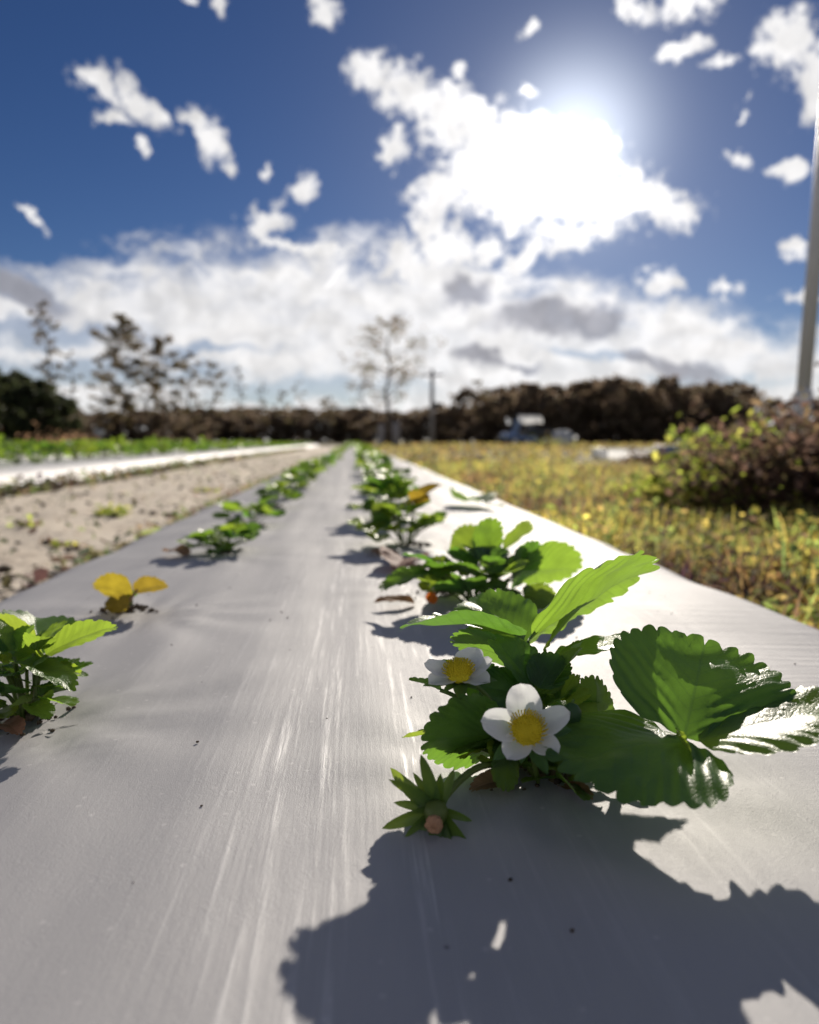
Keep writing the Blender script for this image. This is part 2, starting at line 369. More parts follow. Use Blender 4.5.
S.view_settings.exposure = 0.42; S.cycles.max_bounces = 6; S.cycles.diffuse_bounces = 3; S.cycles.transmission_bounces = 4; S.cycles.transparent_max_bounces = 4; S.view_settings.gamma = 1

# ------------------------------------------------------------------ ground, path, beds
GZ = -.15
def ground():
    mb = MB(); xs = [-900, -300, -60, -12, -6, -3, 0, 3, 6, 12, 60, 300, 900]; ys = [-60, -10, 0, 3, 6, 12, 25, 60, 200, 500, 1500]
    vs = [(x, y, GZ) for y in ys for x in xs]; n = len(xs)
    fs = [(j * n + i, j * n + i + 1, (j + 1) * n + i + 1, (j + 1) * n + i) for j in range(len(ys) - 1) for i in range(n - 1)]
    mb.add(vs, fs); tag(mb.build('ground', M['ground']), kind='structure')
ground()
def geo(a, b, first, k):
    out = [a]; st = first
    while out[-1] < b: out.append(out[-1] + st); st *= k
    return out
def path(x0, x1, name='path'):
    mb = MB(); ys = geo(-.4, 45, .025, 1.016); nx = 60
    vs = []
    for y in ys:
        for i in range(nx + 1):
            x = x0 + (x1 - x0) * i / nx
            z = GZ + .012 + .018 * mn.noise((x * 5, y * 3, 1)) + .010 * mn.noise((x * 17, y * 12, 4)) + .006 * mn.noise((x * 50, y * 40, 9))
            vs.append((x, y, z))
    n = nx + 1
    fs = [(j * n + i, j * n + i + 1, (j + 1) * n + i + 1, (j + 1) * n + i) for j in range(len(ys) - 1) for i in range(nx)]
    mb.add(vs, fs); return tag(mb.build(name, M['sand']), kind='structure')
path(-2.16, -.40)
HOLES = []
def bed(xc, y0, y1, label, fine=True, seed=0.0, hw=.405, mat='film'):
    # smooth film drawn over a ridge of soil, toes tucked into the ground
    mb = MB()
    ys = geo(y0, y1, .0075 if fine else .05, 1.008 if fine else 1.012)
    prof = []
    nt = 96 if fine else 20
    for i in range(nt + 1):
        x = -hw + 2 * hw * i / nt; prof.append((x, -.012 * (abs(x) / hw) ** 3, 1))
    sh = [(hw + .025, -.022), (hw + .05, -.045), (hw + .072, -.075), (hw + .095, -.11), (hw + .12, GZ - .01), (hw + .15, GZ - .03)]
    prof = [(-a, b, .5) for a, b in reversed(sh)] + prof + [(a, b, .5) for a, b in sh]
    vs = []
    for y in ys:
        for (x, z, wt) in prof:
            X = x + xc
            q = Vector((X + seed, y, 0))
            dz = .0035 * mn.noise(q * 3.1) + .0016 * mn.noise(Vector((X * 22, y * 1.6, 3 + seed))) + .0022 * mn.noise(Vector((X * 8 + y * 3, y * 7 - X * 4, 6 + seed))) * (1 if y > .5 else max(0, y * 2))
            if fine and y < 3:
                dz += .0007 * mn.noise(Vector((X * 70, y * 4, 1)))
                # creases that fan out from the planting holes
                for (hx, hy, s, kx, ky) in HOLES:
                    dx = X - hx; dy = y - hy; rr = dx * dx + dy * dy
                    if rr < .03:
                        r_ = math.sqrt(rr); a = math.atan2(dy, dx)
                        dz += .0024 * s * math.exp(-r_ / .06) * math.sin(a * 11 + kx) * min(1, r_ / .02)
            if abs(x) > hw * .8:
                k = (abs(x) - hw * .8) / .2
                wob = min(k, 1.6)
                X += math.copysign(.018 * mn.noise(Vector((y * 2.3, x * 2, 7 + seed))) * wob + ((.03 if fine else .075) * mn.noise(Vector((y * (6 if fine else 3.2), seed, 2))) if z < -.1 else 0), x)
                dz += .009 * mn.noise(Vector((y * 9, X * 4, 5 + seed))) * wob
            vs.append((X, y, z + dz))
    n = len(prof)
    fs = [(j * n + i, j * n + i + 1, (j + 1) * n + i + 1, (j + 1) * n + i) for j in range(len(ys) - 1) for i in range(n - 1)]
    # diagonal creases by the small yellow plant
    mb.add(vs, fs)
    return tag(mb.build('plastic_mulch_bed', M[mat]), label, 'mulch bed')
def bedz(x, y):
    q = Vector((x, y, 0)); return .0035 * mn.noise(q * 3.1) + .0016 * mn.noise(Vector((x * 22, y * 1.6, 3))) + .0022 * mn.noise(Vector((x * 8 + y * 3, y * 7 - x * 4, 6))) * (1 if y > .5 else max(0, y * 2)) - .012 * (abs(x - .02) / .405) ** 3
RX = on(545, 772).x; LX = on(28, 716).x
rowR = [on(545, 772).y, .78, 1.16, 1.56]; rowL = [on(28, 716).y, .72, 1.11, 1.48]
HOLES = [(RX, y, 1, i, 0) for i, y in enumerate(rowR)] + [(LX, y, 1.4, 2 + i, 0) for i, y in enumerate(rowL)]
bed(.02, -.25, 42, 'wide near bed under grey plastic film with two rows of strawberries')
bed(-2.50, .5, 42, 'white glaring plastic covered bed across the sandy path on the left', False, 4, .42, 'filmglare')
bed(-4.6, 2, 42, 'plastic covered bed farthest left behind the white glaring bed', False, 9)

# ------------------------------------------------------------------ leaves
def leaflet(mb, P0, P1, nrm, w=1.0, fold=.25, bend=0.0, res=2, seed=0, teeth=9, curl=0.0, corr=.012, mi=0, cup=0.0, col=(0, 0, 0)):
    """Serrated obovate leaflet from base P0 to tip P1; nrm = upper side; w = width / length."""
    P0 = Vector(P0); P1 = Vector(P1); L = (P1 - P0).length; y = (P1 - P0) / L
    z = Vector(nrm); z = (z - y * z.dot(y)).normalized(); x = y.cross(z)
    rings = {0: 3, 1: 6, 2: 14}[res]; na = {0: 12, 1: 36, 2: 2 * teeth * 7}[res]
    rnd = random.Random(seed); jit = [rnd.uniform(-.5, .5) for _ in range(64)]
    vs = []; uv = []; fs = []
    ph0 = rnd.uniform(0, 9)
    for j in range(rings + 1):
        rr = (j / rings) ** .9
        for i in range(na + 1):
            s = -1 + 2 * i / na                       # -1..1 round the margin
            th = s * R(84)
            # outline: egg-shaped curve through the base
            rad = math.cos(th * .985) ** .62
            px = rad * math.sin(th); py = rad * math.cos(th)
            px *= w * .90; py = py ** 1.0
            py *= 1 + .0 * s
            # teeth
            if res > 0:
                tt = abs(s) * (teeth + .5); fr = tt - math.floor(tt); k = int(tt) + (20 if s < 0 else 0)
                tooth = (1 - (2 * fr - 1) ** 2) ** .5 if res == 2 else abs(2 * fr - 1)
                amp = (.085 + .025 * jit[k % 64]) * min(1, (1 - abs(s)) * 5 + .15)
                g = 1 - amp * (1 - tooth)
            else: g = 1
            e = (1 - (1 - g) * rr ** 5) * rr
            X = px * e; Y = py * e
            ax = abs(X)
            # pleats between lateral veins, soft random waves
            Z = -fold * -ax * 1.0
            Z = fold * ax
            if res > 0:
                Z += corr * (.6 + .9 * mn.noise(Vector((X * 4, Y * 4, ph0 + 9)))) * math.cos(2 * math.pi * (9 * (Y - .8 * ax) + .25 * mn.noise(Vector((X * 5, Y * 5, ph0))))) * min(1, ax * 8) * (1 - .4 * rr)
                Z += .05 * mn.noise(Vector((X * 4.5 + ph0, Y * 4.5, ph0 + 2))) * rr
                Z += .035 * mn.noise(Vector((X * 3 + ph0, Y * 3, ph0))) * rr
                Z += .02 * mn.noise(Vector((X * 9 + ph0, Y * 9, ph0 + 4))) * rr ** 3
            Z -= cup * (X * X) * 2.2
            # bend along the length keeps the tip on the line base-tip
            Z += bend * (Y * (1 - Y)) * 4 * .25
            if curl: Z -= curl * max(0, Y - .6) ** 2 * 3
            vs.append(P0 + (x * X + y * Y + z * Z) * L); uv.append((X, Y))
    n = na + 1
    fs = [(j * n + i, j * n + i + 1, (j + 1) * n + i + 1, (j + 1) * n + i) for j in range(rings) for i in range(na)]
    mb.add(vs, fs, uv, col, mi)
def curve(P0, P1, sag=.0, n=8, side=(0, 0, 0)):
    P0 = Vector(P0); P1 = Vector(P1); out = []
    for i in range(n + 1):
        t = i / n; out.append(P0.lerp(P1, t) + Vector((0, 0, sag)) * 4 * t * (1 - t) + Vector(side) * 4 * t * (1 - t))
    return out

# ---------------- the plant in front, leaf by leaf
def local(p, root): return Vector(p) - root.location
HB = on(545, 774)
hero = empty('strawberry_plant', (HB.x, HB.y, 0), 'large strawberry plant in front with two white flowers and big backlit leaves', 'strawberry plant')
SUNV = sd
def hleaf(b, t, db, dt, nrm, w, fold, bend, mat='leaf', stem=None, seed=0, label=None, teeth=9, **k):
    P0 = at(*b, db) - hero.location; P1 = at(*t, dt) - hero.location
    mb = MB(); leaflet(mb, P0, P1, nrm, w, fold, bend, 2, seed, teeth, **k)
    o = mb.build('leaf', M[mat], hero)
    if label: o['label'] = label
    if stem is not None:
        sx, sy, sdp, sag = stem
        q = at(sx, sy, sdp) - hero.location
        m2 = MB(); pts = curve(q, P0 + (P0 - P1).normalized() * 0, sag, 10)
        m2.tube(pts, [.0017 - .0007 * i / 10 for i in range(11)], 8)
        m2.build('petiole', M['petiole'], o)
    return o
V = Vector
# upper cluster (junction near 529,645)
J1 = (528, 643, .412)
hleaf((528, 642), (659, 574), .412, .435, V((-.30, .55, .80)), .92, .20, .22, stem=(540, 768, .362, .004), seed=1, label='bright backlit leaf reaching up to the right', cup=.1)
hleaf((524, 640), (398, 632), .412, .398, (.05, .22, .95), .56, .26, .38, 'leafdark', seed=2)
hleaf((526, 642), (466, 600), .416, .462, (-.25, -.25, .9), .72, .22, .22, 'leafdark', seed=3)
hleaf((545, 650), (600, 588), .42, .445, (-.8, .35, .35), .42, .2, .1, 'leaf', stem=(541, 768, .366, .004), seed=4)
hleaf((556, 655), (658, 641), .42, .44, (0, .05, 1), .30, .12, .12, 'leafdark', seed=5)
hleaf((524, 664), (449, 640), .405, .42, (.1, .75, .55), .62, .2, .1, 'leafdark', stem=(541, 770, .366, .004), seed=6)
# small leaves in the middle
hleaf((538, 694), (531, 653), .372, .388, (0, .9, -.25), 1.3, .18, -.1, 'leaf', stem=(543, 772, .366, .0), seed=7, teeth=7, label='small yellow green leaf behind the front flower')
hleaf((552, 688), (582, 648), .376, .38, (-.75, .1, .6), .85, .35, .1, 'leafdark', seed=8, teeth=7)
hleaf((600, 728), (596, 674), .372, .392, (.05, .85, .45), .78, .25, .1, 'leafdark', stem=(548, 774, .364, .004), seed=9)
# right-hand leaf of three leaflets (junction near 690,738)
hleaf((684, 738), (706, 638), .338, .392, (-.10, -.55, .80), 1.12, .08, .12, 'leafdark', stem=(552, 776, .36, .008), seed=11, teeth=11, label='broad round leaf with scalloped edge at the right', cup=-.1)
hleaf((700, 742), (868, 708), .333, .322, (-.06, .06, 1), .86, .14, .16, 'leafdark', seed=12, teeth=11, cup=.12)
hleaf((690, 742), (552, 768), .333, .306, (.03, -.02, 1), 1.18, .05, .16, 'leafdark', seed=13, teeth=11, label='drooping leaf whose upper side glares in the sun', cup=.10)
hleaf((676, 735), (702, 792), .332, .306, (.75, -.45, .45), .72, .25, .25, 'leaf', seed=14, teeth=8)
# left-hand low leaves
hleaf((502, 733), (420, 742), .352, .347, (.10, .86, .5), 1.32, .08, .06, 'leafdark', stem=(538, 778, .352, .0), seed=15, label='flat dark green leaf left of the front flower')
hleaf((497, 742), (452, 706), .356, .362, (.10, .8, .5), .85, .1, .08, 'leafdark', seed=16)
hleaf((506, 750), (506, 792), .342, .332, (0, .9, .4), .72, .1, .1, 'leaf', seed=17, teeth=6)
hleaf((440, 690), (408, 679), .365, .36, (.2, .5, .8), .6, .3, .1, 'leaf', stem=(530, 765, .362, .006), seed=18, teeth=6)
hleaf((432, 735), (402, 738), .36, .352, (0, .6, .8), .6, .3, .1, 'leaf', stem=(520, 765, .36, .002), seed=19, teeth=6)
hleaf((560, 745), (600, 752), .345, .338, (0, -.3, .9), .5, .2, .1, 'leafdark', seed=20, teeth=6)
hleaf((560, 668), (585, 640), .40, .405, (-.7, .2, .6), .8, .35, .15, 'leafdark', seed=31, teeth=7)
hleaf((480, 690), (430, 664), .385, .39, (.1, .5, .8), .8, .3, .2, 'leaf', seed=33, teeth=7)
hleaf((575, 700), (566, 740), .36, .35, (-.3, .6, .7), .7, .3, .1, 'leafdark', seed=21, teeth=7)
hleaf((470, 700), (500, 668), .37, .378, (0, .8, .5), .8, .2, .1, 'leafdark', seed=22, teeth=7)
# crown: short tuft of stems and scales at the planting hole
mb = MB()
for k in range(14):
    a = k * 2.4; r = .004 + .009 * random.random()
    b = V((r * math.cos(a), r * math.sin(a), -.004)); tpt = b + V((.006 * math.cos(a), .006 * math.sin(a), .014 + .012 * random.random()))
    mb.tube(curve(b, tpt, 0, 3), [.003, .0026, .002, .001], 6)
mb.build('crown', M['redstem'], hero)
for (a, b, dp, de) in [((552, 776), (676, 740), .362, .336), ((556, 772), (640, 742), .362, .37)]:
    m2 = MB(); m2.tube(curve(at(*a, dp) - hero.location, at(*b, de) - hero.location, .004, 8), .0014, 8); m2.build('petiole', M['redstem'], hero)

def petal(mb, C, axis, dirv, L, w, lift, seed):
    """Broad rounded petal from centre C, pointing along dirv, cupped toward axis."""
    axis = V(axis).normalized(); y = V(dirv); y = (y - axis * y.dot(axis)).normalized(); x = y.cross(axis)
    n = 12; mm = 12; vs = []; rnd = random.Random(seed); ph = rnd.uniform(0, 9)
    for j in range(n + 1):
        v = j / n
        hwid = w * .5 * (math.sin(math.pi * min(1, (.06 + .94 * v) ** .85)) ** .55 if v < 1 else 0)
        hwid = w * .5 * max(0.0, (1 - (2 * v ** .8 - 1) ** 2)) ** .5 if v > .04 else w * .10
        for i in range(mm + 1):
            u = -1 + 2 * i / mm
            z = lift * v * v + .22 * u * u * hwid / w * 2 * .6 + .05 * mn.noise(V((u * 2 + ph, v * 4, ph))) + .006 * math.cos(u * 22) * math.sin(math.pi * v) - .05 * math.exp(-(u * 3) ** 2) * v
            vs.append(C + x * (u * hwid * L) + y * ((.14 + .86 * v + (.02 * mn.noise(V((u * 3, ph, 2))) if v > .8 else 0)) * L) + axis * (z * L))
    q = mm + 1
    mb.add(vs, [(j * q + i, j * q + i + 1, (j + 1) * q + i + 1, (j + 1) * q + i) for j in range(n) for i in range(mm)])
def sepal(mb, C, axis, dirv, L, w, lift, n=8):
    axis = V(axis).normalized(); y = V(dirv); y = (y - axis * y.dot(axis)).normalized(); x = y.cross(axis)
    vs = []
    for j in range(n + 1):
        v = j / n; h = w * .5 * (1 - v) ** .7 * (1 + 1.4 * v)
        for u in (-1, -.5, 0, .5, 1):
            vs.append(C + x * (u * h * L) + y * (v * L) + axis * ((lift * v * v + .35 * abs(u) * h) * L))
    mb.add(vs, [(j * 5 + i, j * 5 + i + 1, (j + 1) * 5 + i + 1, (j + 1) * 5 + i) for j in range(n) for i in range(4)])
def blob(mb, C, axis, r, h, nseg=20, nr=10, bumps=.08, fq=9):
    axis = V(axis).normalized(); a = axis.cross(V((.2, .1, .97))).normalized(); b = axis.cross(a)
    vs = []
    for j in range(nr + 1):
        t = math.pi * j / nr
        for i in range(nseg):
            q = 2 * math.pi * i / nseg
            k = 1 + bumps * mn.noise(V((math.cos(q) * fq * .4, math.sin(q) * fq * .4, t * fq * .4)))
            vs.append(C + (a * math.cos(q) + b * math.sin(q)) * (r * math.sin(t) * k) + axis * (h * math.cos(t) * k))
    fs = [(j * nseg + i, j * nseg + (i + 1) % nseg, (j + 1) * nseg + (i + 1) % nseg, (j + 1) * nseg + i) for j in range(nr) for i in range(nseg)]
    mb.add(vs, fs)
def flower(pos, dep, axis, petals, R0, label, stem, seed):
    C = at(*pos, dep) - hero.location; axis = V(axis).normalized()
    fo = MB()                                               # receptacle carries the petals
    blob(fo, C - axis * .003, axis, .0042, .004)
    f = fo.build('flower', M['petiole'], hero); f['label'] = label
    for k, (ang, L, w, lift) in enumerate(petals):
        d = right * math.cos(R(ang)) + up * math.sin(R(ang))
        d = (d - axis * d.dot(axis))
        m = MB(); petal(m, C - axis * .0004 * k, axis, d, R0 * L, w, lift, seed + k); m.build('petal', M['petal'], f)
    c = MB(); blob(c, C + axis * .0012, axis, R0 * .37, R0 * .30, 28, 12, .12, 14)
    a = axis.cross(V((.2, .1, .97))).normalized(); b = axis.cross(a); rn = random.Random(seed)
    for k in range(150):                                    # stamens and pistils
        q = k * 2.39996; rr = math.sqrt((k + .5) / 150); 
        base = C + (a * math.cos(q) + b * math.sin(q)) * (R0 * .39 * rr) + axis * (R0 * .30 * math.sqrt(max(0, 1 - rr * rr * .9)))
        tip = base + axis * (R0 * (.07 + .05 * rn.random())) + (a * math.cos(q) + b * math.sin(q)) * (R0 * .10 * rr)
        c.tube([base, tip, tip + axis * .0003], [.00018, .0002, .00042], 5)
    c.build('flower_center', M['pollen'], f)
    s = MB()
    for k in range(10):
        q = 2 * math.pi * k / 10 + .3; d = a * math.cos(q) + b * math.sin(q)
        sepal(s, C - axis * .0035, axis, d, R0 * (1.12 if k % 2 else .8), .34, .12)
    s.build('calyx', M['petiole'] if 0 else M['leafdark'], f)
    m2 = MB(); q = at(stem[0], stem[1], stem[2]) - hero.location
    m2.tube(curve(q, C - axis * .005, stem[3], 10), .0011, 8); m2.build('flower_stalk', M['petiole'], f)
flower((527, 731), .322, -ray(527, 731).normalized() * .8 + V((0, 0, .42)) + right * .10,
       [(93, 1.18, .76, .16), (168, 1.14, .74, .2), (22, 1.08, .62, .40), (240, .92, .76, .2), (310, .92, .70, .3)], .0178,
       'open white flower with yellow centre facing the camera', (538, 782, .345, .002), 40)
flower((459, 674), .352, -ray(459, 674).normalized() * .30 + V((-.08, 0, .9)),
       [(80, 1.02, .9, .30), (150, 1.0, .8, .34), (20, 1.0, .8, .34), (228, .95, .85, .1), (310, .95, .85, .05)], .0165,
       'smaller white flower seen from the side at upper left', (520, 765, .362, .012), 60)
# small buds beside the flowers
for (p, dp, r_, mt_) in [((572, 715), .35, .0045, 'leafdark')]:
    m = MB(); blob(m, at(*p, dp) - hero.location, (0, 0, 1), r_, r_ * 1.3); m.build('bud', M[mt_], hero)
# spent flower with green sepals, lying on the film
C = at(436, 812, .312) - hero.location
ax = (-ray(436, 812).normalized() * .8 + V((-.1, 0, -.25))).normalized()
fb = MB(); blob(fb, C, ax, .0052, .0055, 20, 10, .1)
fruit = fb.build('young_fruit', M['petiole'], hero); fruit['label'] = 'spent flower head with spread green sepals hanging on the left'
c2 = MB(); blob(c2, C + ax * .0062 - up * .003, ax, .0037, .0035, 24, 10, .3, 20); c2.build('withered_center', M['budflesh'], fruit)
s = MB()
for k, (ang, L) in enumerate([(152, .022), (128, .014), (196, .018), (228, .017), (262, .016), (288, .020), (322, .020), (350, .011), (64, .014), (100, .021), (250, .013), (172, .014), (140, .018), (210, .013), (305, .015), (272, .019), (82, .013)]):
    d = right * math.cos(R(ang)) + up * math.sin(R(ang))
    sepal(s, C - ax * .002, (ax + right * random.uniform(-.35, .35) + up * random.uniform(-.35, .35)), d, L * 1.3, random.uniform(.16, .26), random.choice([.5, .15, -.25, .3]))
s.build('calyx', M['leafdark'] if 0 else M['leaf'], fruit)
m2 = MB(); m2.tube(curve(at(497, 765, .345) - hero.location, C - ax * .004, .006, 10), .0016, 8); m2.build('flower_stalk', M['petiole'], fruit)

# ---------------- other strawberry plants
def gen_leaf(mb, base, azm, reach, height, size, seed, res, mi=0, tilt=None):
    rnd = random.Random(seed)
    d = V((math.cos(azm), math.sin(azm), 0)); j = base + d * reach + V((0, 0, height))
    cupup = rnd.uniform(-.15, .75)
    for k, off in enumerate((0, 1, -1)):
        a2 = azm + off * (1.25 + rnd.uniform(-.2, .2)); sl = cupup + rnd.uniform(-.35, .35)
        dd = V((math.cos(a2), math.sin(a2), sl)).normalized(); L = size * (1.0 if off == 0 else .85) * rnd.uniform(.85, 1.12)
        nr = V((-math.cos(a2) * (sl + .3) + rnd.uniform(-.6, .6), -math.sin(a2) * (sl + .3) + rnd.uniform(-.6, .6), .9))
        leaflet(mb, j + dd * .004, j + dd * L, nr, rnd.uniform(.78, 1.0), rnd.uniform(.12, .35), rnd.uniform(0, .35), res, seed * 7 + k, 8, mi=mi)
    return j
def fill(root, seed, nleaf, size, h, res=1, yellow=0, rmax=.05, mats=None, az=None):
    rnd = random.Random(seed)
    for k in range(nleaf):
        a = (k * 2.4 + rnd.uniform(-.4, .4)) if az is None else rnd.uniform(*az)
        t = k / max(1, nleaf - 1); rch = rmax * (.25 + .75 * t) * rnd.uniform(.7, 1.2); hh = h * (1.0 - .65 * t) * rnd.uniform(.8, 1.15)
        mi = 2 if k < yellow else rnd.choice(mats or [0, 0, 1])
        m = MB(); j = gen_leaf(m, V((0, 0, 0)), a, rch, hh, size * rnd.uniform(.7, 1.15), seed * 31 + k, res)
        o = m.build('leaf', M[('leaf', 'leafdark', 'leafyel')[mi]], root)
        if mi == 2: o['label'] = 'yellowed leaf'
        m2 = MB(); m2.tube(curve(V((.004 * math.cos(a), .004 * math.sin(a), -.004)), j, .006, 5), .0012, 6); m2.build('petiole', M['petiole'], o)
def gen_plant(name, loc, label, group, seed, nleaf=7, size=.052, h=.06, res=1, yellow=0, parts=True, cat='strawberry plant', base=V((0, 0, 0))):
    if parts:
        root = empty(name, loc, label, cat, group); fill(root, seed, nleaf, size, h, res, yellow); return root
    rnd = random.Random(seed); big = MB()
    for k in range(nleaf):
        a = k * 2.4 + rnd.uniform(-.4, .4); t = k / max(1, nleaf - 1); rch = .05 * (.25 + .75 * t); hh = h * (1 - .65 * t) * rnd.uniform(.8, 1.15)
        mi = 2 if k < yellow else rnd.choice([0, 0, 1])
        j = gen_leaf(big, V((0, 0, 0)), a, rch, hh, size * rnd.uniform(.75, 1.15), seed * 31 + k, res, mi)
        big.tube(curve(V((.004 * math.cos(a), .004 * math.sin(a), -.004)), j, .006, 4), .0015, 4, mi=3)
    o = big.build(name, [M['leaf'], M['leafdark'], M['leafyel'], M['petiole']]); o.location = loc
    return tag(o, label, cat, group)

fill(hero, 5, 9, .032, .036, 2, 0, .030, [1, 0], az=(.1, 3.3))
fill(hero, 6, 4, .024, .016, 2, 0, .022, [1, 0], az=(-2.6, -.4))
# second plant of the right-hand row, built from its own leaflets
def manual(root_px, label, leaves, group=None, root=None):
    B = on(*root_px)
    r = root or empty('strawberry_plant', (B.x, B.y, 0), label, 'strawberry plant', group)
    for k, (b, t, db, dt, nrm, w, fold, bend, mat, stem) in enumerate(leaves):
        P0 = at(*b, db) - r.location; P1 = at(*t, dt) - r.location
        m = MB(); leaflet(m, P0, P1, nrm, w, fold, bend, 2, 300 + k + int(B.y * 100), 8)
        o = m.build('leaf', M[mat], r)
        if stem:
            m2 = MB(); m2.tube(curve(V((0, 0, -.003)), P0, .004, 8), .0013, 7); m2.build('petiole', M['petiole'], o)
    return r
D2 = on(475, 606).y
p2 = manual((475, 606), 'dark leaved strawberry plant right behind the flowering one', [
    ((462, 562), (478, 527), .79, .82, (0, .8, .3), .8, .25, .1, 'leaf', 1),
    ((478, 560), (503, 524), .79, .82, (-.2, .8, .3), .9, .15, .1, 'leaf', 1),
    ((500, 556), (532, 530), .80, .84, (0, .6, .6), .8, .25, .1, 'leaf', 0),
    ((520, 572), (582, 572), .77, .80, (0, .75, .6), .85, .25, .2, 'leaf', 1),
    ((512, 580), (545, 552), .76, .79, (-.2, .8, .5), .95, .2, .1, 'leafdark', 1),
    ((500, 575), (500, 545), .76, .78, (-.2, .5, .7), 1.0, .3, .1, 'leafdark', 0),
    ((476, 572), (446, 552), .76, .77, (-.2, .5, .7), .8, .3, .2, 'leafdark', 1),
    ((470, 575), (418, 568), .75, .73, (0, .2, 1), .7, .3, .2, 'leafdark', 0),
    ((432, 572), (380, 592), .74, .72, (0, -.1, 1), .62, .2, .25, 'leafdark', 1),
    ((440, 568), (402, 555), .75, .76, (0, .2, 1), .6, .3, .2, 'leafdark', 0),
    ((485, 590), (440, 584), .73, .71, (.1, .4, 1), .8, .2, .2, 'leafdark', 0),
    ((492, 590), (520, 596), .73, .70, (.1, .3, 1), .7, .2, .2, 'leafdark', 0)])
fill(p2, 77, 12, .042, .045, 2, 0, .05, [1, 1, 0])
o = MB(); leaflet(o, at(430, 603, .735) - p2.location, at(434, 592, .735) - p2.location, (0, -1, .4), 1, .2, 0, 1, 3); x = o.build('leaf', M['orange'], p2); x['label'] = 'tiny orange leaf'
# dead leaves lying on the film beside it
def litter(p0, p1, w, lab, mat='dry', seed=3, name='dead_leaf', lift=.006, cat='dead leaf'):
    a = on(*p0, .002); b = on(*p1, lift); c = (a + b) / 2
    m = MB(); leaflet(m, a - c, b - c, (.1, -.2, 1), w, .35, .3, 2, seed, 7); o = m.build(name, M[mat]); o.location = c
    return tag(o, lab, cat)
litter((415, 604), (374, 603), .45, 'curled brown dead leaf on the film left of the second plant')
litter((408, 560), (396, 570), .6, 'small dark brown dead leaf left of the second plant', seed=8)
litter((464, 502), (484, 506), .6, 'small green cut leaf lying alone on the right shoulder', 'leafdark', 9, 'fallen_leaf', .007, 'leaf')
litter((489, 507), (505, 508), .4, 'thin leaf scrap lying right of the small cut leaf', 'leafdark', 12, 'fallen_leaf', .003, 'leaf')

pA = manual((28, 716), 'bushy strawberry plant cut off by the left edge', [
    ((46, 655), (118, 627), .46, .47, (0, .6, .7), .55, .3, .25, 'leaf', 1),
    ((44, 655), (-4, 622), .46, .48, (.1, .7, .6), .6, .25, .2, 'leaf', 0),
    ((44, 662), (60, 672), .46, .44, (.1, .7, .6), 1.2, .2, .2, 'leaf', 0),
    ((40, 652), (34, 616), .47, .52, (.1, .3, .9), .8, .3, .1, 'leafdark', 0),
    ((14, 662), (74, 692), .43, .415, (.15, .1, 1), .50, .25, .25, 'leaf', 1),
    ((8, 672), (-22, 690), .43, .42, (0, .2, 1), .9, .25, .2, 'leafdark', 1),
    ((10, 660), (24, 634), .45, .47, (0, .8, .3), 1.0, .2, .1, 'leaf', 0),
    ((44, 700), (74, 706), .42, .412, (0, .3, 1), .9, .25, .1, 'leaf', 1),
    ((40, 696), (62, 684), .43, .43, (0, .6, .7), .8, .25, .1, 'leafdark', 1),
    ((30, 704), (48, 720), .42, .41, (.2, 0, 1), .8, .3, .1, 'leafdark', 0),
    ((4, 700), (-14, 716), .42, .41, (.2, 0, 1), .8, .3, .1, 'leaf', 0)])
LYf = on(125, 609)
fill(pA, 78, 13, .026, .034, 2, 0, .026, [1, 0])
pB = manual((128, 608), 'small wilted strawberry plant with two round yellow leaves', [
    ((132, 598), (92, 586), .72, .715, (.05, .75, .6), .95, .3, .25, 'leafyel', 1),
    ((130, 604), (104, 606), .70, .69, (.0, .8, .5), 1.1, .1, .1, 'leafspot', 1),
    ((134, 592), (168, 586), .72, .72, (-.05, .7, .7), .75, .3, .3, 'leafspot', 0)])
m = MB(); m.tube(curve(V((.002, -.01, .001)), at(137, 590, .715) - pB.location, .002, 6), .0014, 6); m.build('petiole', M['dry'], pB)

fill(pB, 81, 2, .018, .010, 2, 0, .015, [1])
near = []
lab = [
 ('R', 2, 'strawberry plant with a yellow orange leaf, third in the right-hand row', 5, 1, 18, .046, .06),
 ('R', 3, 'fourth strawberry plant from the front in the right-hand row', 6, 0, 18, .050, .075),
 ('L', 2, 'compact dark strawberry plant just behind the wilted yellow one', 7, 0, 18, .032, .026),
 ('L', 3, 'pale green strawberry plant, fourth from the front in the left-hand row', 8, 0, 9, .044, .035),
]
RXc, LXc = RX, LX
for side, k, lb, sdn, yl, nl, sz, hh in lab:
    x = (RXc if side == 'R' else LXc) + {('R', 2): -.015, ('R', 3): -.02, ('L', 2): .0, ('L', 3): -.01}[(side, k)]
    y = (rowR if side == 'R' else rowL)[k]
    gen_plant('strawberry_plant', (x, y, 0), lb, None, sdn, nl, sz, hh, 1, yl)
